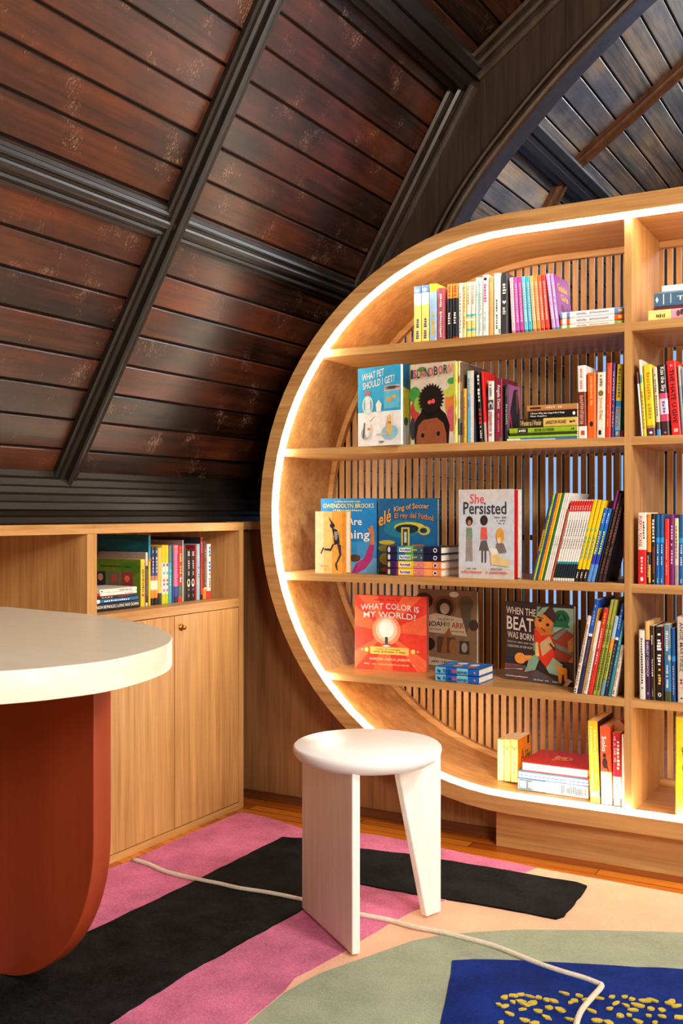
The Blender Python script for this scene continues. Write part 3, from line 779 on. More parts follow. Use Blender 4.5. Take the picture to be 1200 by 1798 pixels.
T_(841.6, 847.3, 487.5, [(1, (244, 248, 246))], 'thin pale mint-white book beside the white one with magenta lettering', [('r', (170, 222, 216), (.8, 0, 1, 1)), ('m', (150, 190, 190), (.3, .1, .6, .9), 16)])
T_(847.8, 858, 483, [(1, (250, 248, 246))], 'white book with magenta lettering down its spine', [('m', (226, 60, 150), (.2, .56, .75, .86), 7), ('e', (40, 30, 40), (.5, .93, .3, .025)), ('m', (110, 190, 180), (.35, .08, .6, .4), 12)])
T_(858.5, 866.3, 486, [(1, (246, 176, 96))], 'light orange book between two white books on the top shelf', [('m', (252, 214, 160), (.3, .5, .7, .9), 9)])
T_(867, 879, 480.5, [(1, (250, 248, 244))], 'tall white book with small black spine letters beside the charcoal one', [('m', DK, (.4, .1, .6, .58), 12), ('r', (90, 150, 140), (.8, .02, 1, .1))], d=.16)
T_(880, 892, 480.5, [(1, (62, 62, 68))], 'charcoal grey book with a small white heart on its spine', [('m', WH, (.25, .62, .8, .84), 5), ('p', WH, [(.5, .49), (.2, .535), (.3, .555), (.5, .54), (.7, .555), (.8, .535)]), ('m', WH, (.25, .3, .75, .45), 5)], d=.16)
cols = [((244, 190, 206), 'pale pink'), ((198, 84, 190), 'violet pink'), ((206, 62, 160), 'magenta'), ((112, 204, 226), 'sky blue'), ((70, 186, 214), 'cyan blue'), ((250, 184, 112), 'apricot'), ((250, 150, 74), 'light orange'), ((240, 98, 58), 'coral orange'), ((226, 60, 40), 'orange red')]
tops = [(894.5, 899.2), (902.9, 908.6), (910.6, 915.6), (918, 922.4), (924.2, 929.2), (930.4, 935.8), (937.8, 943.6), (944.8, 950.6), (951.6, 957.4)]
bots0 = [(898.8, 905.4), (905.6, 912.4), (912.6, 918.8), (919.0, 925.2), (925.4, 931.4), (931.6, 938.0), (938.2, 944.6), (944.8, 951.4), (951.6, 958.2)]
bots = [(899+7.44*i, 906.1+7.44*i) for i in range(9)]
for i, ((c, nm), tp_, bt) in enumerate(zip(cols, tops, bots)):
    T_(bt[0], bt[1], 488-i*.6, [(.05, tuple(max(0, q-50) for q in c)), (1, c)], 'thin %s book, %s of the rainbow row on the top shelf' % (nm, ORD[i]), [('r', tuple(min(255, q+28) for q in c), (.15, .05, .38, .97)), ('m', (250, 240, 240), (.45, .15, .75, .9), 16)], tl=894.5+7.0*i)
T_(969.6, 976.6, 481.5, [(.04, (60, 150, 190)), (1, (214, 164, 232))], 'lilac book leaning left, first of the lilac pair', [('m', WH, (.3, .2, .7, .9), 14)], tl=958.2)
T_(976.9, 984, 481.5, [(.04, (60, 150, 190)), (1, (210, 158, 230))], 'lilac book leaning left with a purple and gold front cover', [('m', WH, (.3, .2, .7, .9), 14)], tl=965.6,
   front=[('r', (132, 58, 150), (0, 0, 1, 1)), ('p', (224, 200, 210), [(.1, .0), (.25, .35), (.9, .3), (.98, 0)]), ('e', (80, 40, 50), (.38, .4, .12, .09)), ('e', (120, 60, 50), (.7, .38, .12, .09)), ('p', (90, 50, 60), [(.3, .0), (.34, .35), (.45, .35), (.5, 0)]), ('p', (110, 60, 60), [(.62, .0), (.64, .33), (.78, .33), (.8, 0)]), ('t', (236, 196, 60), (.15, .72, .8, .86), 'Goldie'), ('t', (236, 196, 60), (.3, .56, .8, .68), 'Girls')])
zz = Z1+.0002
for i, (t, c0, c1, nm) in enumerate(((.012, (236, 240, 226), (120, 176, 110), 'white and green paperback, bottom of the small stack on the top shelf'),
                              (.0185, (244, 240, 240), (226, 90, 44), 'white and orange-red paperback, middle of the small stack on the top shelf'),
                              (.0185, (246, 246, 250), (104, 146, 210), 'white and blue paperback on top of the small stack on the top shelf'))):
    lying(YS, zz, t, 984.5, 1098.0, [(.16, c1), (.85, c0), (.9, c1), (.97, c0), (1, c1)], nm, [('m', (150, 130, 160), (.35, .25, .7, .75), 22), ('r', (246, 200, 60), (.3, .04, .7, .1))], d=.13, group=G)
    zz += t
# ---- top shelf, right compartment
G = 'books in the top right compartment'
zz = Z1+.0002
lying(2.912, zz, .029, 1139, 1246, [(.36, (150, 100, 130)), (.62, (208, 160, 180)), (1, (246, 232, 140))], 'pale yellow book with a pink end at the bottom of the top right stack', [('m', (90, 80, 60), (.2, .72, .6, .88), 5), ('e', (120, 70, 60), (.5, .5, .3, .03)), ('e', (90, 50, 90), (.6, .44, .3, .03)), ('e', (230, 160, 110), (.35, .4, .3, .03))], d=.16, group=G)
lying(2.914, zz+.029, .007, 1148, 1244, [(1, (120, 44, 40))], 'thin dark red book under the slate blue one', d=.16, group=G)
lying(2.914, zz+.036, .041, 1149, 1240, [(1, (78, 112, 142))], 'thick slate blue book with a white diamond on its spine', [('p', WH, [(.5, .97), (.72, .94), (.5, .91), (.28, .94)]), ('t', WH, (.0, 0, .01, .01), '.'), ('r', WH, (.15, .80, .85, .82)), ('r', (200, 220, 200), (.2, .66, .85, .68)), ('tv', WH, (.35, .2, .65, .55), 'The')], d=.15, group=G, hard=True)
lying(2.92, zz+.077, .019, 1163, 1236, [(1, (250, 250, 250))], 'plain white book on top of the top right stack', d=.14, group=G)
# ---- second shelf
G = 'books on the second shelf of the bookcase'; YS = 2.925
faceout(629, 784, 704, 648, Z2, 2.915, -12, .012, [(1, (24, 160, 214))], 'picture book titled WHAT PET SHOULD I GET? with a bright blue and white cover',
   [('r', (40, 176, 226), (0, .42, 1, 1)), ('r', (250, 250, 246), (0, 0, 1, .43)), ('t', WH, (.1, .855, .62, .945), 'WHAT PET', .05), ('t', WH, (.12, .755, .86, .845), 'SHOULD I GET?', .07),
    ('r', (96, 196, 232), (.62, .46, .98, .74)), ('r', (205, 190, 190), (.62, .68, .99, .75)), ('m', DK, (.63, .70, .98, .74), 6), ('e', (236, 160, 60), (.74, .57, .06, .03)), ('e', (240, 180, 70), (.86, .60, .05, .022)),
    ('e', (214, 228, 226), (.24, .52, .13, .12)), ('e', (110, 170, 200), (.24, .52, .10, .095)), ('r', (220, 238, 240), (.18, .42, .3, .62)), ('e', (226, 92, 56), (.24, .675, .06, .028)), ('p', WH, [(.45, .43), (.43, .52), (.5, .58), (.57, .52), (.55, .43)]),
    ('e', (150, 206, 228), (.76, .16, .19, .09)), ('e', (232, 190, 110), (.74, .22, .07, .1)), ('e', (236, 200, 124), (.75, .34, .05, .04)), ('r', (200, 110, 60), (.72, .27, .79, .29)),
    ('e', (180, 180, 186), (.2, .16, .1, .08)), ('e', (236, 236, 236), (.24, .2, .06, .09)), ('r', (226, 130, 60), (.24, .2, .31, .23)), ('p', (90, 90, 96), [(.12, .1), (.16, .3), (.19, .3), (.16, .1)]), ('p', (190, 170, 90), [(.3, .32), (.42, .38), (.41, .36), (.31, .30)]),
    ('r', (205, 205, 205), (.45, .13, .68, .15)), ('m', DK, (.5, .03, .66, .06), 3)], group=G, hard=False)
faceout(696, 784, 719.3, 640.5, Z2, 2.968, -4, .014, [(1, (16, 110, 160))], 'teal and yellow picture book half hidden between the two front-facing ones',
   [('r', (232, 210, 50), (0, .3, 1, .68)), ('r', (20, 112, 160), (0, .68, 1, 1)), ('r', (212, 208, 205), (0, 0, 1, .3)), ('p', (232, 210, 50), [(0, .68), (0, .78), (1, .68)]), ('e', (60, 80, 100), (.75, .3, .15, .05))], group=G)
faceout(719.6, 782, 800.5, 641, Z2, 2.925, -5, .014, [(1, (240, 222, 60))], 'picture book titled ISLANDBORN showing a child with dark curly hair',
   [('r', (222, 205, 180), (.03, 0, 1, 1)), ('e', (200, 60, 60), (.12, .42, .1, .12)), ('e', (70, 150, 60), (.12, .62, .13, .1)), ('e', (150, 180, 60), (.2, .5, .1, .1)), ('e', (226, 130, 60), (.9, .5, .12, .2)), ('e', (212, 90, 110), (.92, .3, .1, .16)), ('e', (200, 205, 70), (.86, .66, .13, .1)), ('e', (70, 160, 80), (.92, .76, .09, .04)), ('e', (214, 206, 190), (.75, .7, .12, .05)), ('e', (80, 150, 60), (.28, .93, .09, .03)), ('e', (60, 50, 60), (.08, .2, .06, .14)), ('r', (206, 214, 70), (.965, .1, 1, .96)),
    ('p', (28, 18, 16), [(.13, .0), (.10, .16), (.14, .3), (.26, .4), (.3, .44), (.66, .44), (.8, .36), (.88, .22), (.86, .0)])] +
   [('p', (30, 20, 18), [(.49+.05*math.cos(a), .55+.04*math.sin(a)), (.49+.23*math.cos(a-.12), .55+.165*math.sin(a-.12)), (.49+.29*math.cos(a), .55+.205*math.sin(a)), (.49+.23*math.cos(a+.12), .55+.165*math.sin(a+.12))]) for a in [PI*2*i/26 for i in range(26)]] +
   [('e', (28, 18, 16), (.49, .55, .235, .17)), ('p', (150, 82, 50), [(.17, 0), (.17, .1), (.21, .23), (.32, .3), (.62, .32), (.76, .25), (.82, .12), (.83, 0)]), ('e', (20, 14, 14), (.31, .11, .035, .028)), ('e', (20, 14, 14), (.65, .125, .035, .03)),
    ('e', (240, 90, 90), (.46, .515, .045, .025)), ('e', (240, 90, 90), (.54, .525, .04, .03)),
    ('t', (30, 40, 70), (.05, .82, .1, .93), 'I'), ('t', (200, 50, 50), (.11, .82, .18, .93), 'S'), ('t', (30, 40, 60), (.19, .82, .25, .93), 'L'), ('t', (206, 70, 50), (.255, .825, .35, .935), 'A'), ('t', (40, 50, 80), (.36, .83, .45, .935), 'N'), ('t', (200, 60, 50), (.46, .835, .54, .94), 'D'),
    ('t', (30, 40, 60), (.56, .84, .64, .95), 'B'), ('t', (206, 60, 50), (.66, .845, .75, .955), 'O'), ('t', (30, 40, 60), (.77, .85, .85, .96), 'R'), ('t', (226, 120, 70), (.87, .855, .96, .965), 'N')], group=G)
def S_(b0, b1, yt, secs, label, spine=(), tl=None, **k): return upright(YS, Z2, b0, b1, yt, secs, label, spine, tl, group=G, **k)
S_(801.5, 804.6, 634, [(1, (60, 160, 60))], 'thin green spine just right of the front-facing child portrait book', d=.2)
S_(804.8, 808.4, 634, [(.3, (200, 190, 170)), (1, (222, 214, 200))], 'thin whitish spine beside the thin green spine on the second shelf', [('e', (180, 70, 40), (.5, .78, .4, .05)), ('r', (40, 60, 110), (.1, .1, .9, .3))], d=.2)
S_(808.6, 812.6, 636, [(1, (112, 92, 70))], 'thin brown spine behind the mustard one on the second shelf', [('e', (190, 130, 60), (.5, .7, .4, .06)), ('r', (40, 36, 40), (.1, .1, .9, .25))], d=.2)
S_(813.2, 819.4, 682.5, [(1, (226, 176, 62))], 'short mustard yellow book on the second shelf', [('m', (170, 90, 40), (.35, .1, .6, .85), 14)])
S_(820, 833, 651.5, [(.45, (104, 190, 226)), (.68, (140, 190, 230)), (1, (196, 222, 214))], 'pale blue and mint hardback with a cream stripe on the second shelf', [('r', (240, 226, 214), (.55, 0, .98, 1)), ('m', (90, 120, 140), (.2, .45, .4, .9), 14)], front=[('r', (44, 52, 72), (0, 0, 1, 1)), ('r', (70, 76, 100), (0, 0, 1, .35)), ('p', (90, 50, 50), [(0, .35), (.5, .45), (1, .4), (1, .3), (0, .3)])], d=.12)
S_(842.5, 849.3, 654, [(1, (26, 24, 26))], 'black book with white letters and a red word down its spine', [('m', WH, (.2, .58, .8, .97), 8), ('m', (226, 50, 36), (.15, .26, .85, .5), 4), ('m', WH, (.3, .06, .7, .24), 6)], tl=836)
S_(850.8, 856, 652.5, [(.28, (190, 184, 178)), (1, (224, 36, 32))], 'tall red book leaning left behind the white paperback', [], tl=844.5, front=[('r', (216, 32, 30), (0, .0, 1, 1)), ('e', (30, 30, 40), (.3, .7, .2, .08)), ('m', (240, 200, 140), (.2, .85, .7, .9), 4)], d=.1)
S_(856.8, 867.6, 669.5, [(.42, (236, 230, 222)), (.56, (226, 224, 216)), (1, (232, 230, 222))], 'white paperback with a small arch picture on its spine', [('r', (70, 74, 84), (.04, .53, .96, .69)), ('e', (200, 200, 196), (.5, .6, .38, .06)), ('e', (60, 60, 66), (.5, .58, .2, .045)), ('m', (190, 100, 120), (.2, .1, .8, .5), 16), ('m', (90, 100, 90), (.3, .72, .7, .95), 8)], d=.13)
S_(868.8, 883, 665, [(1, (140, 38, 58))], 'burgundy book with white script lettering down its spine', [('tv', WH, (.25, .52, .75, .9), 'Angela Davis'), ('m', (220, 150, 160), (.4, .16, .6, .46), 14), ('p', (96, 90, 90), [(.3, .0), (1, .12), (1, 0)]), ('p', (120, 112, 110), [(.6, .0), (1, .08), (1, 0)])], d=.13, front=[('r', (110, 24, 44), (0, 0, 1, 1))])
S_(886, 893.6, 675, [(1, (52, 56, 60))], 'dark grey book with a purple-pink portrait cover', [('tv', (170, 176, 180), (.3, .3, .75, .66), 'BECOMING') if False else ('m', (170, 176, 180), (.3, .3, .75, .66), 9), ('m', (150, 90, 90), (.35, .8, .65, .95), 6)], d=.1,
   front=[('r', (150, 84, 130), (0, 0, 1, 1)), ('p', (28, 18, 22), [(.05, 0), (.1, .5), (.45, .92), (.75, .95), (.95, .6), (1, 0)]), ('p', (120, 60, 44), [(.6, .92), (.78, .9), (.8, .6), (.7, .5), (.68, .75)]), ('p', (190, 30, 50), [(.05, .5), (.12, .52), (.35, .25), (.4, .1), (.3, .15)])])
# stack on the second shelf
zz = Z2+.0002
YT = 2.915
for t, a, secs, nm, sp_ in (
    (.0075, 890.5, [(.3, (50, 130, 190)), (1, (224, 232, 234))], 'thin blue and white book, lowest in the second-shelf stack', [('r', (40, 120, 190), (.5, .0, 1, .8))]),
    (.0075, 893, [(1, (158, 206, 40))], 'thin lime green book, second from bottom in the second-shelf stack', []),
    (.0065, 896, [(1, (56, 62, 40))], 'very thin dark olive book in the stack on the second shelf', []),
    (.0165, 895, [(1, (150, 186, 40))], 'green paperback titled SISTER OUTSIDER in the stack', [('tv', DK, (.25, .33, .75, .62), 'SISTER OUTSIDER'), ('r', (40, 40, 40), (.1, .72, .9, .87)), ('m', WH, (.25, .73, .75, .86), 5), ('m', (60, 70, 30), (.3, .04, .7, .12), 3)]),
    (.0265, 911, [(.57, (226, 192, 100)), (1, (50, 34, 28))], 'half brown, half straw-yellow book in the second-shelf stack', [('tv', DK, (.3, .18, .7, .53), 'LANGSTON HUGHES'), ('tv', (226, 200, 130), (.2, .6, .8, .97), 'I Wonder as I Wander'), ('m', DK, (.35, .03, .65, .13), 4)]),
    (.0205, 928, [(1, (22, 22, 24))], 'black book titled I Know Why the Caged Bird Sings in the stack', [('tv', WH, (.5, .25, .82, .95), 'I Know Why the Caged Bird Sings'), ('tv', WH, (.12, .62, .42, .95), 'Maya Angelou'), ('e', WH, (.5, .06, .26, .03))]),
    (.0185, 926, [(1, (190, 132, 78))], 'tan kraft-brown book on top of the stack on the second shelf', [('r', (60, 36, 26), (.35, .72, .65, .94)), ('m', (236, 210, 170), (.35, .3, .75, .62), 7)])):
    lying(YT, zz, t, a, 1013.8, secs, nm, sp_, d=.13, group=G); zz += t
S_(1016.2, 1031.2, 642.5, [(.17, (240, 236, 230)), (.64, (122, 48, 28)), (1, (238, 234, 228))], 'white and rust-brown book with an orange square at the foot of its spine', [('r', (206, 80, 34), (.3, .05, .75, .11)), ('m', (200, 150, 130), (.25, .2, .75, .6), 14), ('m', (200, 130, 110), (.35, .68, .65, .96), 9)], tl=1013.5, d=.15)
S_(1031.6, 1047.2, 655, [(1, (240, 104, 30))], 'orange paperback with pale lettering and a small black figure', [('m', (252, 176, 110), (.35, .5, .65, .95), 16), ('e', (40, 26, 24), (.5, .22, .2, .04))], tl=1031.2)
S_(1047.6, 1062.4, 654, [(1, (240, 232, 208))], 'cream paperback with orange letters and an olive dot, beside the orange one', [('tv', (226, 130, 60), (.25, .28, .75, .62), 'Junot Díaz'), ('e', (130, 112, 40), (.5, .68, .3, .045)), ('m', (110, 100, 90), (.3, .76, .7, .96), 8), ('r', DK, (.28, .05, .6, .12))], tl=1049)
S_(1062.8, 1073, 637.5, [(1, (230, 62, 30))], 'tall red-orange book leaning slightly right on the second shelf', [('m', (250, 170, 120), (.4, .6, .6, .95), 10), ('m', (240, 190, 60), (.35, .15, .55, .45), 8)], tl=1065.4)
S_(1073.3, 1078.2, 637.5, [(1, (78, 40, 120))], 'narrow purple book between the red-orange and yellow ones', [('m', (220, 180, 60), (.3, .1, .7, .45), 8), ('m', (200, 190, 220), (.3, .5, .7, .9), 10)], tl=1076.3)
S_(1078.5, 1089.5, 639.5, [(.1, (0, 126, 200)), (.42, (110, 190, 190)), (.5, (30, 140, 206)), (1, (244, 204, 10))], 'yellow-topped book with a blue band and a small orange square', [('r', (250, 160, 60), (.3, .03, .7, .08)), ('m', (40, 110, 130), (.3, .55, .7, .95), 9), ('tv', (226, 50, 130), (.3, .14, .8, .4), 'love')], tl=1084)
S_(1089.8, 1095, 668, [(.12, (190, 50, 26)), (1, (34, 48, 34))], 'dark green book squeezed against the upright, last on the second shelf', [], tl=1094.6, d=.12)
# ---- second shelf, right compartment
G = 'books on the second shelf, right compartment'
def R2(*a, **k): return upright(2.918, Z2, *a, group=G, **k)
R2(1127, 1130.2, 654, [(.82, (240, 238, 234)), (1, (110, 50, 44))], 'very thin white book with a brown top by the upright', (), tl=1117.8)
R2(1130.6, 1136.2, 632, [(.22, (244, 208, 10)), (.6, (236, 220, 60)), (.78, (226, 220, 90)), (1, (224, 222, 206))], 'thin white and yellow book, taller than its yellow neighbour', [('r', (80, 150, 190), (.2, .7, .8, .8)), ('m', (200, 120, 60), (.3, .1, .7, .6), 10)], tl=1121.6)
R2(1136.6, 1152, 641.5, [(.11, (92, 52, 66)), (.15, (190, 150, 60)), (1, (240, 212, 34))], 'bright yellow paperback with a plum foot', [('m', (206, 130, 50), (.3, .55, .75, .9), 9), ('m', (176, 160, 50), (.3, .2, .7, .55), 8), ('e', WH, (.5, .045, .18, .018))], tl=1129.2)
R2(1153.5, 1161.3, 645.5, [(.09, (74, 150, 210)), (.2, (80, 60, 46)), (1, (220, 208, 178))], 'beige paperback with a blue block at its foot', [('m', (100, 90, 70), (.35, .25, .65, .95), 18)], tl=1146.2)
R2(1161.8, 1177, 642, [(.2, (60, 42, 42)), (.3, (210, 70, 110)), (.52, (244, 210, 226)), (.6, (210, 80, 120)), (1, (48, 34, 34))], 'black and pink book with white letters reading Kiss the Sky', [('tv', WH, (.25, .62, .85, .97), 'Kiss the Sky'), ('m', (110, 90, 170), (.35, .32, .7, .5), 4), ('e', (226, 90, 120), (.5, .04, .15, .015))], tl=1153.8)
R2(1179.6, 1197.5, 634.5, [(1, (226, 42, 40))], 'thick red book titled THE HATE U GIVE', [('tv', DK, (.28, .16, .72, .88), 'THE HATE U GIVE'), ('r', (250, 190, 170), (.3, .04, .7, .085)), ('m', (250, 220, 210), (.3, .925, .7, .945), 2)], tl=1169.6, hard=True, d=.15)
R2(1198.2, 1203, 642, [(.7, (130, 160, 160)), (1, (180, 176, 150))], 'grey-green spine right of the thick red book', (), tl=1190)
R2(1203.5, 1214, 648, [(.4, (230, 230, 240)), (1, (160, 160, 220))], 'lavender book at the edge of the frame on the second shelf', (), tl=1195.5)
# ---- third shelf
G = 'books on the third shelf of the bookcase'
SKIN, NUT = (206, 140, 90), (92, 54, 40)
faceout(554, 1007.5, 608, 898, Z3_, 2.925, 2, .034, [(1, (244, 170, 66))], 'orange book with a dark running figure, at the left end of the third shelf',
   [('r', (246, 178, 74), (0, 0, 1, 1)), ('r', (252, 214, 130), (0, 0, .55, 1)), ('r', (252, 232, 180), (0, 0, .28, 1)), ('r', (240, 150, 40), (.88, 0, 1, 1)),
    ('p', (44, 38, 48), [(.44, .9), (.46, .9), (.6, .8), (.62, .74), (.56, .76)]), ('e', (40, 32, 42), (.56, .77, .08, .04)), ('p', (36, 34, 44), [(.54, .74), (.72, .70), (.78, .6), (.8, .48), (.62, .46), (.6, .6)]), ('p', (56, 44, 60), [(.63, .48), (.6, .44), (.52, .36), (.3, .37), (.3, .40), (.5, .40), (.56, .47)]), ('p', (56, 44, 60), [(.3, .41), (.2, .31), (.17, .32), (.26, .42)]),
    ('p', (56, 44, 60), [(.72, .48), (.84, .46), (.86, .3), (.84, .28), (.72, .16), (.68, .17), (.79, .3)]), ('p', (56, 44, 60), [(.66, .17), (.71, .17), (.74, .05), (.71, .05), (.66, .12)]), ('m', (190, 190, 200), (.62, .5, .76, .68), 9), ('mh', (230, 160, 100), (.2, .1, .5, .13), 6), ('mh', (230, 150, 90), (.3, .05, .6, .07), 6)], group=G)
faceout(564, 1004, 662, 875.5, Z3_, 2.985, 1, .010, [(1, (20, 136, 206))], 'bright blue picture book half covered by the orange running-figure book',
   [('r', (24, 132, 206), (0, 0, 1, 1)), ('r', (110, 176, 220), (0, 0, 1, .2)), ('r', (60, 150, 212), (0, .2, 1, .42)), ('mh', (226, 216, 120), (.25, .945, .72, .965), 18), ('t', (232, 220, 120), (.04, .87, .95, .93), 'GWENDOLYN BROOKS'), ('mh', (236, 226, 130), (.22, .825, .75, .85), 14),
    ('t', WH, (.18, .64, .74, .74), 'We Are'), ('t', WH, (.18, .42, .88, .58), 'Shining'), ('p', (176, 52, 120), [(.55, 0), (.64, .13), (.78, .2), (.87, .38), (.96, .37), (.92, .18), (.8, .06), (.66, 0)]), ('p', (212, 122, 70), [(.88, .38), (.90, .52), (.86, .56), (.84, .6), (.88, .6), (.9, .64), (.93, .64), (.96, .52), (.96, .38)]), ('e', (90, 60, 50), (.62, .2, .1, .05))], group=G)
faceout(664, 1006, 769, 875.5, Z3_, 2.980, 1, .016, [(1, (24, 60, 90))], 'dark teal picture book reading King of Soccer in yellow-orange letters',
   [('r', (20, 96, 146), (.02, 0, 1, 1)), ('r', (18, 84, 110), (.02, 0, 1, .3)), ('e', (24, 120, 150), (.4, .6, .3, .12)), ('e', (120, 110, 40), (.2, .34, .2, .05)), ('e', (176, 170, 60), (.15, .2, .12, .08)), ('e', (206, 190, 60), (.54, .62, .26, .07)), ('e', (20, 40, 50), (.5, .6, .2, .06)), ('e', (186, 180, 80), (.78, .58, .1, .06)), ('e', (24, 50, 60), (.77, .58, .06, .035)), ('r', (200, 190, 90), (.40, .36, .54, .62)), ('r', (60, 60, 60), (.43, .36, .51, .6)), ('r', (210, 206, 190), (.45, .42, .49, .56)), ('e', (200, 90, 40), (.68, .38, .12, .02)), ('e', (200, 70, 40), (.13, .06, .08, .03)), ('e', (190, 170, 60), (.16, .42, .14, .03)),
    ('t', (240, 166, 50), (.02, .66, .23, .84), 'elé', .08), ('t', (236, 160, 60), (.28, .84, .86, .93), 'King of Soccer', .04, .02), ('t', (214, 130, 60), (.29, .72, .93, .81), 'El rey del Fútbol', -.03, .02)], group=G)
zz = Z3_+.0002
for i, (t, pur) in enumerate(((.0235, 1), (.0235, 1), (.0235, 0), (.0235, 0))):
    secs = [(.16, (236, 140, 80)), (.3, (250, 160, 90)), (.5, (226, 130, 130)), (.78, (250, 206, 40)), (.82, (120, 40, 110)), (1, (58, 26, 90))] if pur else [(.32, (18, 22, 56)), (.5, (60, 90, 110)), (.66, (110, 180, 90)), (.8, (50, 130, 160)), (1, (26, 28, 74))]
    nm = ['bottom', 'second from bottom', 'third from bottom', 'top'][i]
    lying(2.922, zz, t, 679, 774.5, secs, ('purple and orange' if pur else 'dark blue and green')+' hardback, '+nm+' of the four stacked before the teal cover', [('r', (250, 250, 250), (.22, .55, .78, .76)), ('m', (90, 40, 110) if pur else (60, 90, 140), (.3, .56, .7, .75), 7), ('m', (240, 220, 60), (.4, .34, .62, .53), 6), ('e', (210, 200, 120) if pur else (210, 214, 220), (.5, .95, .4, .025)), ('e', (230, 230, 235), (.5, .1, .3, .035)), ('e', (20, 22, 50), (.5, .1, .18, .022))], d=.148, hard=True, group=G)
    zz += t
def girl(cx, top, bot, w_, hair, skin, shirt, low, skirt=False):
    H = top-bot; it = [('e', hair, (cx, top-.09*H, w_*.75, .11*H))]
    it += [('e', skin, (cx, top-.13*H, w_*.38, .06*H))]
    it += [('p', shirt, [(cx-w_*.55, top-.24*H), (cx+w_*.55, top-.24*H), (cx+w_*.7, top-.5*H), (cx-w_*.7, top-.5*H)])]
    if skirt: it += [('p', low, [(cx-w_*.5, top-.52*H), (cx+w_*.5, top-.52*H), (cx+w_, top-.74*H), (cx-w_, top-.74*H)]), ('r', skin, (cx-w_*.45, bot, cx-w_*.2, top-.74*H)), ('r', skin, (cx+w_*.2, bot, cx+w_*.45, top-.74*H))]
    else: it += [('p', low, [(cx-w_*.6, top-.46*H), (cx+w_*.6, top-.46*H), (cx+w_*.75, bot), (cx+w_*.1, bot), (cx, top-.62*H), (cx-w_*.1, bot), (cx-w_*.75, bot)])]
    return it
fp = faceout(806, 1007.5, 903, 860, Z3_, 2.925, -3, .060, [(1, (206, 208, 214))], 'pale grey picture book titled She Persisted with three drawn girls on the cover',
   [('r', (204, 212, 222), (0, 0, 1, 1)), ('r', (212, 206, 200), (0, 0, 1, .12)), ('r', (210, 206, 204), (0, .86, 1, 1)), ('t', (222, 84, 96), (.21, .84, .47, .95), 'She'), ('t', (54, 52, 56), (.09, .72, .87, .86), 'Persisted'), ('mh', (120, 124, 130), (.66, .67, .9, .70), 9), ('mh', (120, 124, 130), (.7, .64, .86, .66), 6), ('mh', (120, 124, 130), (.73, .61, .84, .63), 4)]
   + girl(.2, .69, .19, .085, (36, 36, 40), (196, 120, 84), (120, 146, 120), (150, 142, 134)) + girl(.47, .70, .18, .09, (52, 34, 36), (66, 42, 38), (222, 90, 80), (98, 92, 88), True)
   + [('e', (224, 160, 60), (.76, .48, .07, .09)), ('p', (120, 112, 106), [(.7, .4), (.82, .4), (.88, .3), (.68, .28)]), ('e', (240, 206, 176), (.74, .43, .035, .035)), ('p', (226, 200, 140), [(.58, .33), (.84, .22), (.94, .22), (.92, .14), (.6, .16)]), ('p', (236, 232, 222), [(.55, .34), (.7, .34), (.74, .28), (.62, .26)]),
      ('mh', (130, 120, 110), (.16, .10, .34, .12), 7), ('mh', (222, 110, 110), (.06, .055, .44, .085), 14), ('mh', (130, 120, 110), (.6, .10, .8, .12), 7), ('mh', (222, 110, 110), (.52, .055, .9, .085), 13)], group=G, pages=(222, 214, 200))
# its red inner board, seen at the open edge
ew_ = [c for c in fp.children if c.name.startswith('pages')][0]
xs_ = [v.co.x for v in ew_.data.vertices]; ys_ = [v.co.y for v in ew_.data.vertices]; zs_ = [v.co.z for v in ew_.data.vertices]
o = MB().use(mat((186, 24, 26), .5)).box(max(xs_)-.030, max(xs_)+.0002, min(ys_), max(ys_)+.002, min(zs_), max(zs_)+.001).build('endpaper'); o.parent = fp; o['label'] = 'red endpaper'
# leaning row
YL = 2.925
def L_(b0, b1, yt, tl, secs, label, spine=(), **k):
    return upright(YL, Z3_, b0, b1, yt, secs, label, spine, b0+.24*(1018-yt), ang=math.atan(.243), group=G, **k)
L_(933.2, 936.2, 871, 971, [(.35, (70, 60, 130)), (.6, (200, 130, 80)), (1, (50, 50, 120))], 'thin blue-violet patterned book, leftmost of the leaning row on the third shelf', d=.19)
L_(936.4, 940.2, 866.5, 975, [(1, (176, 204, 30))], 'lime yellow thin book in the leaning row', [('m', (60, 90, 30), (.3, .3, .7, .95), 20)], d=.19)
L_(940.4, 944.2, 866.3, 979, [(1, (20, 80, 140))], 'thin dark blue book in the leaning row', d=.19)
L_(944.4, 948, 866.1, 983, [(1, (244, 150, 30))], 'thin orange book in the leaning row', [('m', (190, 80, 20), (.3, .3, .7, .9), 20)], d=.19)
L_(948.2, 951.6, 865.9, 987, [(1, (246, 200, 20))], 'thin golden yellow book in the leaning row', d=.19)
L_(951.8, 955.6, 865.7, 991, [(1, (26, 112, 48))], 'thin dark green book in the leaning row', d=.19)
for i in range(3): L_(955.8+i*3.5, 959.1+i*3.5, 865.5, 995.5+i*3.5, [(1, (236, 232, 226))], ['left', 'middle', 'right'][i]+' one of three plain thin white books in the leaning row', [('m', (170, 160, 150), (.4, .3, .6, .5), 6)], d=.19)
L_(966.6, 970.5, 894, 1001, [(1, (190, 96, 62))], 'terracotta thin book with dark spine lettering', [('m', (120, 40, 30), (.25, .1, .75, .98), 26)])
for i in range(9):
    L_(970.9+i*4.15, 974.9+i*4.15, 878-i*.1, 1009.5+i*4.15, [(.035, (236, 230, 226)), (.21, (22, 40, 48)), (.24, (40, 150, 160)), (.86, (240, 236, 232)), (.99, (220, 40, 34)), (1, (240, 236, 232))], 'thin white book with a red top, %s of the matching nine leaning together' % ORD[i], [('m', (90, 70, 70), (.35, .4, .7, .76), 14), ('m', WH, (.3, .88, .7, .97), 3)])
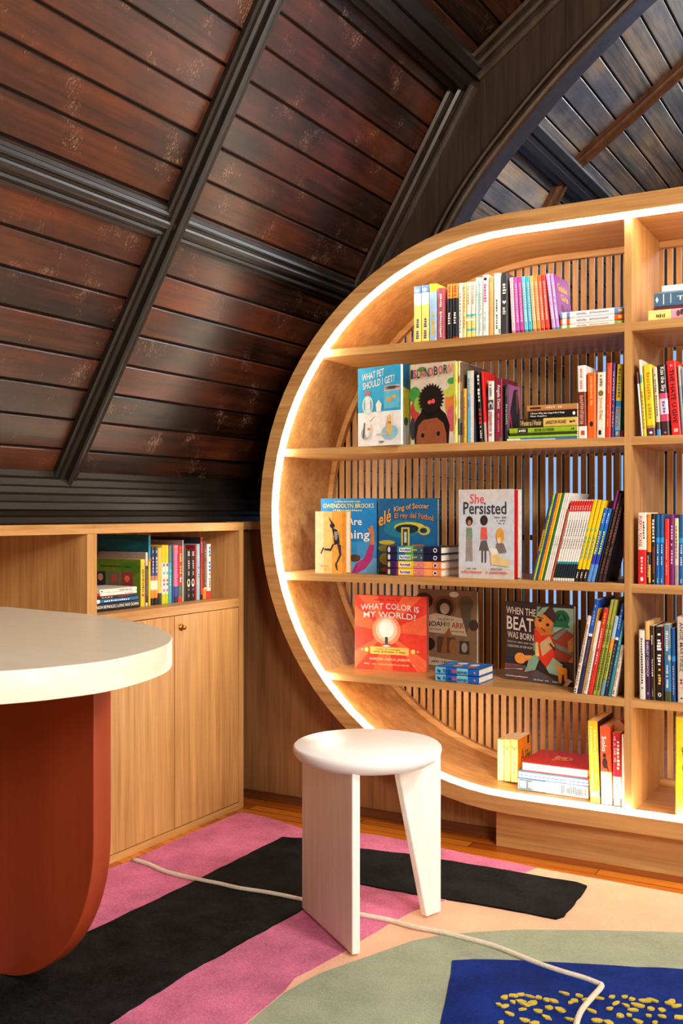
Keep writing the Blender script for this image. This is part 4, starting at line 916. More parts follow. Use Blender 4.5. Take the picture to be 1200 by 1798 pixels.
for i in range(3):
    L_(1008.6+i*7.2, 1015.4+i*7.2, 877+i*.5, 1046.5+i*7.2, [(.15, (40, 30, 20)), (1, (248, 204, 20))], 'yellow book with blue-green lettering, %s of the three leaning yellow ones' % ORD[i], [('m', (60, 190, 180), (.25, .28, .75, .66), 8), ('m', WH, (.35, .04, .65, .12), 3)])
for i in range(2):
    L_(1030.4+i*7.2, 1037.2+i*7.2, 892+i*.5, 1065.5+i*7.2, [(.24, (90, 150, 224)), (.36, (40, 60, 190)), (.72, (16, 110, 200)), (1, (24, 110, 210))], ['left', 'right'][i]+' one of two bright blue books with yellow lettering leaning on the third shelf', [('m', (236, 224, 60), (.2, .38, .8, .7), 10), ('m', WH, (.35, .8, .65, .97), 6)], d=.12)
L_(1044.8, 1049.2, 861, 1073.5, [(.8, (24, 22, 26)), (1, (150, 30, 130))], 'tall black book with a magenta top in the leaning row', d=.19, front=[('r', (14, 16, 24), (0, 0, 1, 1))])
L_(1049.8, 1055.4, 866, 1079.5, [(1, (52, 38, 36))], 'dark brown book, left of the dark pair ending the leaning row', [('m', (150, 90, 80), (.3, .1, .7, .9), 22)])
L_(1056, 1063.0, 874, 1085.5, [(1, (46, 32, 32))], 'dark brown book, right of the dark pair ending the leaning row', [('m', (150, 80, 74), (.3, .1, .7, .9), 22)], front=[('r', (10, 10, 14), (0, 0, 1, 1)), ('e', (20, 70, 120), (.2, .4, .08, .04))])
upright(YL, Z3_, 1095.0, 1100.0, 900, [(.3, (60, 40, 40)), (1, (226, 78, 44))], 'narrow orange-red book upright against the upright panel on the third shelf', (), None, group=G)
# ---- third shelf, right compartment
G = 'books on the third shelf, right compartment'
def R3(b0, b1, yt, secs, label, spine=(), **k): return upright(2.91, Z3_, b0, b1, yt, secs, label, spine, None, group=G, **k)
R3(1120.3, 1136, 900, [(.48, (220, 34, 36)), (1, (240, 234, 216))], 'thick white and red book titled PUERTO RICANS', [('tv', (212, 36, 36), (.15, .52, .5, .95), 'PUERTO RICANS'), ('m', DK, (.6, .6, .8, .88), 8), ('m', WH, (.35, .16, .62, .44), 6), ('e', WH, (.48, .07, .16, .03))])
R3(1136.4, 1143.8, 903, [(.46, (34, 30, 28)), (1, (240, 140, 30))], 'narrow orange over black paperback beside the thick white and red one', [('r', (246, 190, 40), (.5, .02, .95, .28)), ('m', WH, (.2, .1, .45, .42), 10)])
R3(1144.2, 1151.8, 902, [(1, (40, 32, 30))], 'narrow black book with pale lettering in the right compartment', [('m', WH, (.2, .6, .8, .93), 7), ('r', (130, 50, 40), (.35, .15, .75, .53)), ('e', WH, (.5, .05, .14, .012))])
for i, (a, b) in enumerate(((1152.2, 1158.9), (1159.2, 1166.2), (1192.6, 1201.6))):
    R3(a, b, 903.5, [(.6, (14, 100, 176)), (.67, (20, 160, 234)), (1, (20, 90, 150))], 'blue book with a cyan band, %s of the matching three in the right compartment' % ORD[i], [('m', WH, (.35, .28, .65, .58), 9), ('m', (190, 210, 230), (.35, .03, .65, .1), 2)])
R3(1166.8, 1176, 911, [(1, (228, 46, 36))], 'bright red paperback between blue and purple books', [('m', (250, 180, 160), (.35, .15, .6, .7), 14)])
R3(1176.4, 1184.4, 903.5, [(1, (118, 36, 110))], 'purple paperback with pale vertical lettering', [('m', (230, 200, 226), (.3, .3, .7, .9), 14)])
R3(1184.7, 1192.2, 910, [(.3, (170, 150, 150)), (.6, (230, 200, 190)), (1, (230, 214, 170))], 'cream and rose paperback right of the purple one', [('m', (150, 110, 90), (.3, .4, .7, .9), 10)])
# ---- fourth shelf
G = 'books on the fourth shelf of the bookcase'
RED = (226, 60, 42)
rays = []
for i in range(11):
    a = 2*PI*i/11+.1; rays.append(('p', (240, 104, 64), [(.45, .52)] + [(min(1, max(0, .45+1.1*math.cos(a+q))), min(1, max(0, .52+1.1*math.sin(a+q)))) for q in (-.13, .13)]))
faceout(623.5, 1173.8, 749.5, 1044.5, Z4, None, 7, .024, [(1, (226, 60, 40))], 'red picture book titled WHAT COLOR IS MY WORLD? with a glowing light bulb',
   [('r', RED, (0, 0, 1, 1))] + rays + [('e', (246, 150, 110), (.45, .54, .2, .2)), ('e', (250, 200, 170), (.45, .55, .15, .16)), ('e', (254, 250, 244), (.45, .56, .105, .125)), ('r', (70, 60, 60), (.43, .35, .47, .45)), ('r', (110, 100, 100), (.4, .325, .51, .36)), ('e', (226, 220, 214), (.45, .33, .05, .012)),
    ('r', (240, 196, 96), (.22, .215, .76, .315)), ('mh', (120, 70, 40), (.32, .275, .64, .29), 14), ('mh', (120, 70, 40), (.27, .24, .72, .258), 20), ('e', (246, 206, 120), (.17, .27, .03, .03)), ('e', (246, 206, 120), (.82, .27, .03, .03)), ('e', (246, 206, 120), (.11, .27, .014, .014)), ('e', (246, 206, 120), (.88, .27, .014, .014)),
    ('mh', (120, 30, 24), (.28, .935, .64, .95), 18), ('t', (222, 226, 230), (.09, .82, .9, .90), 'WHAT COLOR IS', -.01, .03), ('t', (222, 226, 230), (.13, .71, .86, .79), 'MY WORLD?', -.02, .02), ('t', (250, 206, 160), (.22, .125, .78, .17), 'KAREEM ABDUL-JABBAR'), ('mh', (246, 180, 140), (.14, .07, .85, .095), 26)], group=G, pages=(110, 112, 112))
faceout(735, 1172, 837.5, 1034.5, Z4, 3.13, 0, .022, [(1, (120, 92, 66))], 'brown picture book about the Ark with painted animals, behind the red cover',
   [('r', (136, 106, 76), (0, 0, 1, 1)), ('e', (60, 38, 26), (.1, .86, .16, .1)), ('e', (118, 80, 48), (.46, .78, .2, .15)), ('e', (56, 38, 28), (.46, .78, .15, .115)), ('e', (182, 162, 140), (.46, .77, .08, .07)), ('e', (226, 220, 205), (.62, .95, .08, .035)), ('e', (98, 84, 66), (.82, .84, .13, .1)), ('p', (88, 76, 62), [(.72, .88), (.92, .86), (.9, .6), (.82, .46), (.76, .46), (.75, .66)]), ('e', (64, 50, 44), (.95, .58, .08, .07)),
    ('p', (196, 176, 146), [(.1, .66), (.3, .71), (.76, .66), (.84, .44), (.12, .47)]), ('t', (110, 60, 40), (.34, .625, .62, .65), 'THE STORY OF'), ('t', (50, 36, 30), (.14, .545, .47, .61), 'NOAH'), ('t', (90, 60, 50), (.48, .55, .56, .60), 'AND\nTHE'), ('t', (176, 56, 36), (.58, .535, .80, .605), 'ARK'), ('mh', (120, 90, 70), (.2, .5, .4, .515), 7), ('mh', (120, 90, 70), (.58, .485, .8, .5), 8),
    ('r', (84, 62, 44), (.34, .22, .64, .42)), ('p', (150, 90, 40), [(.4, .22), (.46, .45), (.54, .54), (.58, .45), (.5, .42), (.5, .22)]), ('e', (150, 96, 50), (.6, .3, .06, .1)), ('r', (60, 50, 42), (.72, .22, .88, .38)), ('e', (170, 160, 146), (.8, .3, .05, .06)), ('e', (40, 30, 26), (.2, .32, .1, .08)), ('p', (200, 184, 150), [(.1, .06), (.12, .17), (.8, .12), (.82, .04)]), ('mh', (120, 90, 60), (.2, .09, .7, .12), 14)], group=G)
zz = Z4+.0002
for i in range(2):
    lying(2.918, zz, .0228, 765, 841, [(.25, (10, 96, 190)), (.5, (120, 200, 232)), (.76, (10, 96, 190)), (1, (110, 190, 226))], 'chunky blue board book reading first 100 animals, %s of the pair' % ['lower', 'upper'][i],
      [('tv', (20, 30, 60), (.25, .62, .75, .82), 'first'), ('tv', (236, 90, 40), (.3, .5, .75, .61), '100'), ('tv', (20, 30, 60), (.22, .26, .72, .49), 'animals'), ('e', (240, 110, 90), (.5, .09, .16, .022)), ('m', (20, 50, 90), (.2, .88, .7, .96), 2)], d=.125, hard=True, group=G,
      front=[('r', (30, 110, 196), (0, 0, 1, 1)), ('e', (220, 110, 70), (.3, .25, .15, .1)), ('e', (230, 226, 216), (.6, .3, .18, .1)), ('e', (210, 160, 110), (.35, .6, .18, .1)), ('e', (240, 236, 230), (.72, .62, .15, .12)), ('e', (60, 150, 210), (.55, .85, .15, .08))]); zz += .0228
faceout(887.5, 1191.9, 1007.8, 1055.6, Z4, None, -12, .020, [(1, (40, 30, 32))], 'dark picture book titled WHEN THE BEAT WAS BORN with a kneeling figure in red',
   [('r', (48, 34, 36), (0, 0, 1, 1)), ('p', (120, 164, 140), [(.42, .42), (.48, .96), (1, .96), (1, .3), (.5, .3)]), ('r', (150, 186, 160), (.72, .66, 1, .96)), ('r', (28, 28, 44), (0, .2, .35, .3)), ('p', (96, 66, 62), [(0, .2), (.3, .2), (.6, .12), (.9, 0), (0, .0)]), ('p', (84, 78, 84), [(.35, .0), (.48, .16), (.82, 0)]), ('r', (150, 70, 50), (0, .195, .25, .205)),
    ('e', (0, 104, 70), (.83, .83, .115, .105)), ('e', (10, 60, 48), (.83, .83, .07, .065)), ('p', (0, 112, 76), [(.71, .72), (.95, .72), (.9, .80), (.75, .80)]), ('p', (0, 130, 90), [(.78, .8), (.83, .9), (.88, .8), (.83, .84)]),
    ('p', (150, 52, 32), [(.66, .6), (.86, .72), (1, .64), (1, .3), (.7, .3)]), ('p', (106, 124, 112), [(.74, .52), (1, .44), (1, .38), (.76, .46)]), ('p', (110, 128, 116), [(.7, .58), (.88, .72), (.92, .7), (.76, .56)]), ('p', (196, 140, 70), [(.92, .55), (1, .62), (1, .44), (.93, .42)]),
    ('p', (226, 52, 28), [(.44, .68), (.68, .66), (.74, .34), (.62, .2), (.52, .3), (.45, .5)]), ('p', (206, 170, 120), [(.52, .5), (.66, .6), (.74, .48), (.56, .34)]), ('e', (232, 140, 52), (.58, .76, .135, .135)), ('p', (214, 120, 40), [(.46, .72), (.54, .6), (.68, .62), (.71, .74), (.6, .68)]), ('p', (66, 36, 34), [(.5, .9), (.56, .98), (.7, .97), (.76, .86), (.74, .76), (.6, .86)]), ('p', (150, 180, 160), [(.48, .86), (.56, .95), (.66, .97), (.6, .9), (.5, .82)]),
    ('e', (30, 22, 24), (.53, .79, .025, .02)), ('e', (30, 22, 24), (.64, .74, .025, .02)), ('p', (60, 36, 30), [(.49, .84), (.58, .82), (.58, .81), (.49, .82)]), ('p', (120, 60, 40), [(.54, .69), (.6, .65), (.61, .66), (.55, .70)]), ('p', (226, 200, 120), [(.46, .5), (.5, .52), (.52, .34), (.46, .32)]),
    ('p', (130, 170, 144), [(.36, .28), (.46, .36), (.52, .3), (.46, .16), (.3, .12), (.34, .2)]), ('e', (234, 150, 56), (.24, .29, .085, .07)), ('p', (234, 150, 56), [(.28, .24), (.4, .3), (.42, .34), (.28, .33)]), ('p', (150, 184, 160), [(.62, .2), (.72, .34), (.86, .26), (.8, .12), (.66, .14)]), ('p', (240, 156, 50), [(.7, .3), (.8, .24), (.92, .22), (.92, .06), (.88, .06), (.87, .14), (.85, .14), (.84, .04), (.8, .05), (.78, .2)]), ('p', (206, 130, 60), [(.93, .3), (1, .38), (1, .3)]),
    ('p', (220, 214, 204), [(0, .135), (.16, .15), (.27, .145), (.27, .16), (.0, .14)]), ('p', (226, 222, 214), [(.86, 0), (.93, .1), (1, .07), (.97, .06), (.92, .0)]), ('p', (40, 30, 30), [(.68, .52), (.76, .44), (.74, .43), (.67, .50)]),
    ('t', (230, 216, 206), (.03, .84, .47, .93), 'WHEN THE', -.02), ('t', (236, 222, 212), (.04, .64, .44, .81), 'BEAT', -.02), ('t', (230, 216, 206), (.05, .53, .44, .615), 'WAS BORN', -.02), ('t', (206, 190, 180), (.05, .47, .44, .50), 'DJ KOOL HERC AND THE', -.015), ('t', (206, 190, 180), (.05, .42, .42, .45), 'CREATION OF HIP HOP', -.01), ('mh', (220, 210, 200), (.02, .045, .36, .065), 16), ('mh', (220, 210, 200), (.42, .03, .84, .05), 20)], group=G)
YN = 2.915
def N_(b0, b1, yt, tl, secs, label, spine=(), **k):
    return upright(YN, Z4, b0, b1, yt, secs, label, spine, b0+.19*(1213-yt), ang=math.atan(.19), group=G, **k)
N_(1007, 1013.5, 1081, 1035.5, [(1, (226, 220, 208))], 'speckled white book, leftmost of the leaning row on the fourth shelf', [('m', (150, 120, 90), (.2, .1, .8, .9), 30), ('e', (40, 34, 34), (.5, .05, .25, .01)), ('e', (40, 34, 34), (.5, .02, .25, .01))], d=.15)
N_(1013.8, 1021.5, 1052, 1049.5, [(.61, (36, 40, 84)), (.64, (224, 224, 230)), (1, (16, 84, 190))], 'tall blue over navy book beside the speckled white one', [('m', (150, 170, 220), (.3, .7, .7, .95), 8), ('m', (120, 100, 110), (.3, .3, .7, .58), 12)], d=.18)
N_(1021.8, 1024.2, 1069, 1053.5, [(1, (206, 150, 50))], 'very thin gold book in the leaning row on the fourth shelf', d=.16)
N_(1024.5, 1031.6, 1090, 1050.5, [(1, (230, 222, 212))], 'short white book with faint lettering in the leaning row', [('m', (110, 150, 130), (.3, .05, .7, .5), 12), ('m', (180, 100, 130), (.3, .5, .6, .6), 4)], d=.13)
N_(1032, 1040.9, 1067.5, 1064.5, [(1, (212, 50, 36))], 'red book with small white letters in the leaning row', [('m', (250, 226, 216), (.35, .35, .6, .78), 14), ('m', (246, 176, 70), (.35, .82, .7, .96), 4)], d=.16)
for i in range(2): N_(1041.4+i*6, 1046.9+i*6, 1053+i*.5, 1078.5+i*6.5, [(1, (160, 166, 66))], 'olive green book with dark lettering, %s of the matching two' % ['left', 'right'][i], [('m', (80, 96, 40), (.2, .05, .8, .75), 26), ('m', (226, 150, 60), (.3, .8, .7, .9), 3)], d=.17)
N_(1053.9, 1060.6, 1081.5, 1083, [(.2, (110, 156, 176)), (.56, (176, 184, 60)), (.72, (240, 150, 50)), (1, (160, 200, 214))], 'book banded steel blue, lime, orange and sky in the leaning row', [('m', (70, 90, 60), (.3, .2, .7, .55), 10)], d=.15)
N_(1060.9, 1067.4, 1060, 1089, [(.61, (28, 32, 62)), (.64, (224, 224, 230)), (1, (16, 84, 190))], 'blue over navy book near the upright, twin of the tall one', [('m', (150, 170, 220), (.3, .7, .7, .95), 8), ('m', (120, 120, 130), (.3, .1, .7, .58), 12)], d=.16)
N_(1067.7, 1073.2, 1088, 1090.5, [(1, (50, 140, 150))], 'teal book near the end of the leaning row on the fourth shelf', [('m', (140, 206, 206), (.3, .4, .7, .9), 14)], d=.15)
N_(1073.6, 1080.8, 1132, 1092.2, [(1, (228, 214, 198))], 'cream book with two black dots, last of the leaning row on the fourth shelf', [('m', (190, 150, 130), (.25, .2, .75, .9), 20), ('e', DK, (.5, .10, .2, .014)), ('e', DK, (.5, .06, .2, .014))], d=.16)
# ---- fourth shelf, right compartment
G = 'books on the fourth shelf, right compartment'
def R4(b0, b1, yt, tl, secs, label, spine=(), **k): return upright(2.915, Z4, b0, b1, yt, secs, label, spine, tl, group=G, **k)
R4(1123.3, 1134, 1106.5, 1121.6, [(1, (226, 222, 216))], 'white paperback with black vertical lettering at the left of its compartment', [('m', DK, (.35, .15, .65, .9), 20)])
R4(1134.8, 1143, 1092, 1132.8, [(.77, (62, 32, 72)), (1, (232, 186, 100))], 'purple book with a straw yellow top and pale lettering', [('tv', (220, 200, 230), (.25, .3, .75, .75), 'SHIRLEY CHISHOLM'), ('e', (150, 130, 170), (.5, .08, .2, .02))])
R4(1143.4, 1151.3, 1099, 1141.4, [(1, (52, 38, 34))], 'dark brown paperback beside the purple one', [('m', (226, 220, 210), (.3, .75, .65, .88), 5), ('m', (226, 220, 210), (.3, .32, .65, .56), 7), ('m', (160, 150, 140), (.3, .05, .6, .16), 4), ('r', (190, 150, 70), (.9, 0, 1, 1))])
R4(1152, 1166.6, 1100, 1150.6, [(1, (34, 22, 24))], 'black book with white script and yellow lettering', [('tv', WH, (.25, .48, .8, .92), 'Gold & DIVAS') if False else ('m', WH, (.22, .48, .8, .92), 11), ('m', (226, 200, 70), (.3, .22, .7, .44), 6), ('e', (220, 214, 206), (.5, .08, .22, .028)), ('e', (34, 22, 24), (.5, .08, .1, .012)), ('r', (110, 24, 34), (.86, .2, 1, 1))])
R4(1167.4, 1180, 1097, 1165.4, [(.13, (76, 84, 56)), (.7, (52, 124, 176)), (1, (110, 140, 156))], 'blue and grey paperback with an olive foot', [('m', WH, (.3, .18, .6, .5), 14), ('m', (220, 226, 226), (.25, .66, .75, .93), 9), ('e', (222, 200, 180), (.8, .57, .2, .04)), ('e', (90, 140, 60), (.35, .62, .2, .02))])
R4(1180.4, 1186.8, 1103, 1179, [(.55, (30, 76, 140)), (.62, (30, 150, 214)), (1, (16, 80, 150))], 'narrow deep blue book with a bright band', [('m', (160, 190, 220), (.3, .1, .7, .5), 12)])
R4(1190, 1207, 1083.5, 1188.6, [(1, (216, 202, 184))], 'large cream book with big thin grey capitals at the frame edge', [('tv', (90, 82, 78), (.3, .36, .68, .94), 'ANGIE MARTINEZ'), ('tv', (226, 150, 130), (.3, .14, .66, .28), 'MY'), ('e', DK, (.45, .05, .1, .01))], hard=True, d=.16)
# ---- bottom of the bookcase
G = 'books at the bottom of the bookcase'
def zb(x): return ZC_-math.sqrt(RI**2-min(0, x-XL)**2)
YV = 3.04; zv = zb(at_y(873.5, 1000, YV)[0])+.0006
for i, (a, b) in enumerate(((873.5, 884.2), (885, 896), (896.8, 910))):
    upright(YV, zv, a, b, 1298, [(1, (250, 226, 120) if i else (252, 236, 150))], 'short yellow book, %s of the three at the bottom left' % ORD[i], [('m', (200, 120, 40), (.35, .2, .65, .6), 8)] + ([('p', (220, 80, 40), [(.1, .86), (.5, .78), (.9, .86), (.9, .83), (.5, .75), (.1, .83)])] if i else []), d=.12, group=G,
      front=[('r', (244, 150, 30), (0, 0, 1, 1)), ('t', (190, 40, 30), (.2, .42, .5, .74), 'A'), ('t', (70, 30, 20), (.52, .6, .78, .68), 'is for'), ('t', (70, 30, 20), (.52, .48, .96, .57), 'ACTIVIST'), ('r', (40, 30, 30), (.72, .8, .84, .98))] if i == 2 else ())
YO = 2.985; zz = ZC_-RI+.0012
lying(YO, zz, .036, 910, 1033, [(.3, (214, 222, 226)), (.6, (190, 214, 206)), (1, (120, 140, 150))], 'thick picture-spined book at the bottom of the lowest stack', [('r', (40, 60, 80), (.1, .78, .9, .98)), ('r', (120, 196, 214), (.2, .88, .8, .97)), ('m', (230, 230, 230), (.1, .5, .9, .86), 9), ('m', (50, 60, 60), (.1, .03, .9, .4), 16)], d=.2, hard=True, group=G)
zz += .036
lying(YO, zz, .010, 911, 1033, [(1, (40, 96, 200))], 'thin bright blue book in the lowest stack', [('r', (236, 240, 246), (.3, 0, .9, 1))], d=.2, group=G); zz += .010
lying(YO, zz, .013, 911, 1033, [(1, (60, 130, 200))], 'light blue book in the lowest stack, under the red one', [('r', (226, 236, 246), (.1, 0, .6, 1))], d=.2, group=G); zz += .013
# the red one shows its page edge to the room
X0, X1 = at_y(916, 1000, YO)[0], at_y(1033, 1000, YO)[0]
book('glossy red book lying on top of the lowest stack, page edge outwards', frame((X0, YO+.19, zz), (0, 0, 1), (0, -1, 0), (1, 0, 0)), .027, .19, X1-X0, [(1, (206, 40, 26))], hard=True, pages=(246, 242, 232), group=G,
     front=[('mh', (244, 190, 130), (.35, .35, .7, .42), 5), ('e', (236, 170, 110), (.5, .5, .13, .14)), ('e', (206, 40, 26), (.5, .5, .09, .1)), ('m', (244, 190, 130), (.42, .42, .58, .6), 4)])
YX = 2.955; zx = ZC_-RI+.0012
def X_(b0, b1, yt, tl, secs, label, spine=(), **k): return upright(YX, zx, b0, b1, yt, secs, label, spine, tl, group=G, **k)
X_(1036.8, 1055, 1266, 1032, [(.08, (248, 190, 20)), (.13, (56, 100, 150)), (1, (248, 196, 30))], 'tall yellow book with a blue band near its foot', [('m', (252, 236, 160), (.2, .2, .42, .95), 20), ('m', (252, 236, 160), (.58, .3, .8, .9), 16), ('r', WH, (.2, .09, .8, .12))], hard=True, d=.17, front=[('r', (50, 26, 40), (0, 0, 1, 1))])
X_(1056, 1075.4, 1275.5, 1052.8, [(.42, (250, 214, 170)), (1, (232, 84, 40))], 'orange-red book with white script Solo and a small dark figure', [('tv', WH, (.2, .68, .62, .88), 'Solo'), ('e', (50, 26, 30), (.42, .63, .16, .03)), ('e', (50, 26, 30), (.45, .53, .24, .07)), ('p', (50, 26, 30), [(.5, .5), (.75, .42), (.8, .44), (.6, .54)])], hard=True, d=.16)
rv = X_(1077, 1091.8, 1286, 1075.8, [(.1, (110, 110, 120)), (.4, (246, 206, 200)), (1, (206, 34, 56))], 'red and white book with stacked vertical lettering and a paper slip on top', [('m', WH, (.5, .5, .85, .96), 9), ('m', WH, (.2, .6, .4, .96), 11), ('e', WH, (.5, .05, .22, .02)), ('m', (200, 120, 120), (.35, .14, .65, .38), 8)], d=.15)
X_(1092.5, 1097.2, 1290, 1092.2, [(1, (244, 240, 232))], 'thin white book between the red one and the upright', (), d=.14)
slip = MB().use(mat((232, 206, 186), .7)); slip.prism([(-.012, 0), (.012, -.004), (.022, .014), (.0, .034), (-.02, .016)], lambda p, h: (p[0], h, p[1]), 0, .0006)
so = slip.build('paper_slip'); xs1, zs1 = at_y(1087, 1279, 3.0); so.location = (xs1, 3.0, zs1-.008); so['label'] = 'folded pale paper slip tucked into the red and white book'; so['category'] = 'paper'
upright(2.925, ZC_-RI+.0012, 1186.5, 1212, 1259, [(1, (250, 216, 30))], 'yellow book with a black line drawing, alone at the bottom right', [('m', (60, 50, 20), (.5, .4, .75, .7), 4), ('e', (70, 60, 20), (.62, .68, .18, .03)), ('e', (250, 216, 30), (.62, .68, .13, .022)), ('m', (60, 50, 20), (.5, .1, .7, .3), 5)], None, d=.15, group='books at the bottom right of the bookcase')

# ---------------------------------------------------------------- books in the cabinet's open bay
XS = -2.105; ZB_ = .7137; G = 'books in the open bay of the oak cabinet'
def C_(b0, b1, yt, secs, label, spine=(), left=(), d=.15, **k):
    Ya, Yb = at_x(b0, 1000, XS)[0], at_x(b1, 1000, XS)[0]; L = at_x(b1, yt, XS)[1]-ZB_
    return book(label, frame((XS, Ya+.0003, ZB_+.0002), (0, 1, 0), (-1, 0, 0), (0, 0, 1)), Yb-Ya-.0006, d, L, secs, spine, left=left, group=G, **k)
yr = at_x(246, 1000, XS+.012)[0]
zz = ZB_+.0002
for t, px0, px1, secs, nm, sp_ in (
    (.0235, 158, 245.6, [(1, (26, 26, 30))], 'black book reading LONG WAY DOWN at the bottom of the cabinet stack', [('tv', WH, (.25, .03, .75, .9), 'JASON REYNOLDS | LONG WAY DOWN')]),
    (.0125, 160, 243, [(.82, (10, 100, 164)), (1, (230, 230, 230))], 'blue book with white letters in the cabinet stack', [('m', WH, (.3, .2, .7, .75), 12)]),
    (.0085, 160, 242, [(1, (40, 30, 30))], 'thin black book with orange marks in the cabinet stack', [('m', (230, 150, 90), (.25, .5, .8, .8), 5), ('m', (200, 60, 50), (.3, .2, .7, .45), 4)]),
    (.009, 167, 240.5, [(.88, (236, 232, 226)), (1, (170, 40, 34))], 'thin white book with a red end in the cabinet stack', [('m', (130, 120, 120), (.3, .1, .7, .3), 6)]),
    (.0115, 175.5, 240.5, [(1, (236, 230, 218))], 'cream book on top of the cabinet stack', [('m', (110, 100, 96), (.3, .15, .7, .5), 10), ('e', (50, 40, 40), (.5, .95, .2, .02))])):
    Ya = max(at_x(px0, 1000, XS+.012)[0], 2.178); Yb = at_x(px1, 1000, XS+.012)[0]
    book(nm, frame((XS+.012, Yb, zz), (0, 0, 1), (-1, 0, 0), (0, -1, 0)), t-.0003, .13, Yb-Ya, secs, sp_, group=G); zz += t
C_(247, 255.5, 982, [(1, (244, 196, 40))], 'yellow-spined book whose green side shows three small pictures', [('m', (40, 30, 40), (.3, .3, .7, .8), 12), ('e', (200, 30, 120), (.5, .24, .3, .03))], d=.215,
   left=[('r', (92, 120, 30), (0, 0, 1, 1)), ('e', (70, 110, 30), (.8, .8, .2, .15)), ('r', (52, 34, 66), (.14, .42, .34, .72)), ('r', (110, 90, 76), (.38, .42, .60, .72)), ('r', (140, 50, 60), (.64, .42, .86, .72)), ('e', (206, 140, 70), (.24, .6, .05, .08)), ('e', (190, 60, 50), (.5, .58, .05, .07)), ('e', (220, 110, 50), (.75, .58, .05, .07)), ('mh', (50, 70, 20), (.14, .82, .84, .86), 14)])
C_(255.8, 260.6, 970, [(.06, (220, 214, 206)), (.75, (66, 50, 46)), (1, (206, 200, 196))], 'narrow dark brown book with a white top in the cabinet', [('m', (160, 140, 130), (.3, .2, .7, .7), 12)], d=.195, left=[('r', (150, 128, 112), (0, 0, 1, 1)), ('mh', (90, 76, 70), (.05, .85, .6, .88), 10)])
C_(260.8, 265.4, 939.5, [(.66, (244, 200, 20)), (1, (18, 140, 176))], 'tall teal and yellow spine, tallest book in the cabinet', [('r', (226, 90, 40), (0, .63, 1, .67))], d=.235, left=[('r', (12, 72, 84), (0, 0, 1, 1)), ('e', (16, 92, 104), (.5, .86, .4, .08)), ('r', (20, 20, 26), (0, .52, 1, .72)), ('e', (200, 110, 50), (.14, .66, .09, .05)), ('e', (170, 120, 100), (.46, .65, .08, .05)), ('e', (190, 140, 80), (.62, .65, .07, .05)), ('e', (120, 90, 90), (.8, .65, .07, .05)), ('mh', (210, 210, 210), (.03, .535, .35, .56), 6)])
for i, (a, b) in enumerate(((266, 271.8), (272.1, 278))):
    C_(a, b, 960, [(.12, (22, 20, 26)), (.26, (236, 140, 40)), (.42, (252, 236, 206)), (.5, (190, 120, 90)), (.62, (50, 70, 130)), (1, (28, 42, 80))], 'navy book with a flame-coloured lower spine, %s of the pair' % ['left', 'right'][i], [('m', (190, 200, 220), (.3, .5, .7, .95), 8)])
C_(278.4, 285, 962, [(.2, (46, 34, 40)), (1, (240, 190, 96))], 'golden yellow book with a dark foot in the cabinet', [('m', (190, 130, 50), (.4, .3, .6, .9), 14)])
for i, (a, b) in enumerate(((285.3, 290.8), (291.1, 296.6))):
    C_(a, b, 957, [(.17, (196, 206, 30)), (.7, (236, 226, 214)), (1, (248, 196, 20))], 'yellow, white and lime book with coloured dots, %s of the pair' % ['left', 'right'][i], [('e', (140, 80, 170), (.5, .66, .3, .03)), ('e', (90, 180, 190), (.5, .52, .3, .03)), ('e', (220, 60, 60), (.5, .4, .3, .025)), ('e', (90, 110, 190), (.5, .33, .3, .025)), ('e', (180, 90, 170), (.5, .23, .3, .025))])
C_(297, 302.6, 958, [(.7, (70, 160, 170)), (1, (90, 110, 120))], 'teal book in the cabinet right of the yellow pair', [('m', (200, 226, 226), (.3, .3, .6, .6), 6)])
C_(302.9, 306, 959, [(.3, (20, 66, 140)), (1, (16, 80, 96))], 'narrow dark teal-blue book in the cabinet')
C_(306.3, 313.8, 957, [(.1, (40, 26, 60)), (.28, (46, 60, 150)), (.9, (222, 110, 160)), (.95, (240, 110, 80)), (1, (226, 120, 170))], 'pink book with a blue lower spine in the cabinet', [('m', (130, 40, 110), (.55, .35, .85, .9), 12)])
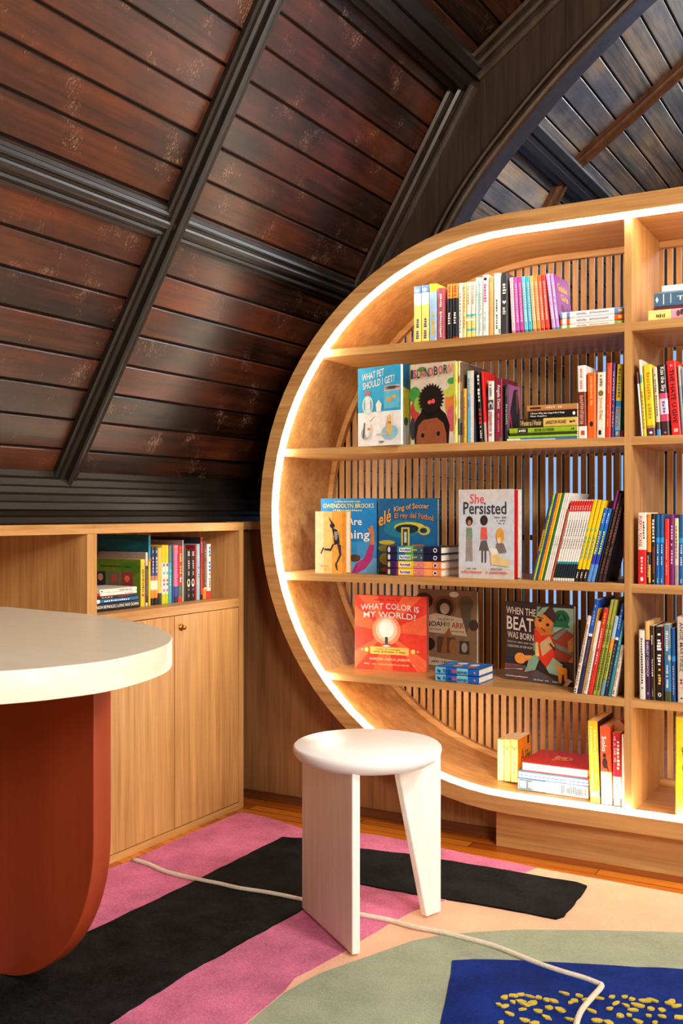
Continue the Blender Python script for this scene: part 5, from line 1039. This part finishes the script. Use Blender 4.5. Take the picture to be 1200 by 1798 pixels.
C_(314.1, 320.2, 958, [(.1, (220, 60, 50)), (.3, (70, 110, 80)), (1, (206, 30, 44))], 'red book with yellow lettering in the cabinet', [('m', (246, 214, 60), (.25, .5, .75, .88), 7), ('m', WH, (.25, .35, .75, .5), 3)])
C_(320.5, 323, 948.5, [(1, (224, 196, 190))], 'thin pale book sticking up above its neighbours in the cabinet', d=.19, left=[('r', (156, 130, 116), (0, 0, 1, 1))])
C_(323.3, 327.2, 955, [(1, (50, 60, 44))], 'narrow dark olive book in the cabinet')
for i, (a, b) in enumerate(((327.5, 335.2), (335.5, 342.6))):
    C_(a, b, 965, [(1, (26, 22, 24))], 'black book with a white emblem, %s of the cabinet pair' % ['left', 'right'][i], [('e', (224, 216, 204), (.5, .35, .35, .08)), ('e', (26, 22, 24), (.5, .36, .2, .045)), ('m', (210, 204, 196), (.35, .5, .7, .8), 7), ('m', (190, 180, 170), (.35, .08, .65, .24), 5), ('m', (200, 190, 180), (.2, .88, .8, .97), 3)])
C_(342.9, 345.8, 957, [(1, (170, 20, 36))], 'thin dark red book right of the black pair in the cabinet')
C_(346.2, 352, 955, [(1, (150, 196, 208))], 'light blue book in the cabinet', [('m', (60, 90, 110), (.35, .4, .65, .6), 5)])
C_(352.3, 357, 943.5, [(.08, (40, 34, 34)), (.5, (226, 60, 30)), (1, (206, 30, 46))], 'tall red book with a navy side in the cabinet', [('m', (250, 190, 190), (.35, .75, .65, .97), 6)], d=.22, left=[('r', (44, 44, 70), (0, 0, 1, 1))])
C_(357.6, 363.6, 950, [(.19, (232, 140, 60)), (1, (104, 72, 62))], 'brown book with an orange block at its foot in the cabinet', [('m', (200, 180, 170), (.4, .25, .6, .9), 14), ('r', (240, 226, 200), (.1, .17, .9, .2))])
C_(365, 371.2, 955, [(.14, (226, 60, 60)), (1, (240, 238, 236))], 'white book with blue lettering, last on the right in the cabinet', [('m', (30, 120, 200), (.25, .5, .75, .97), 7), ('m', (110, 40, 50), (.3, .2, .7, .48), 6)])
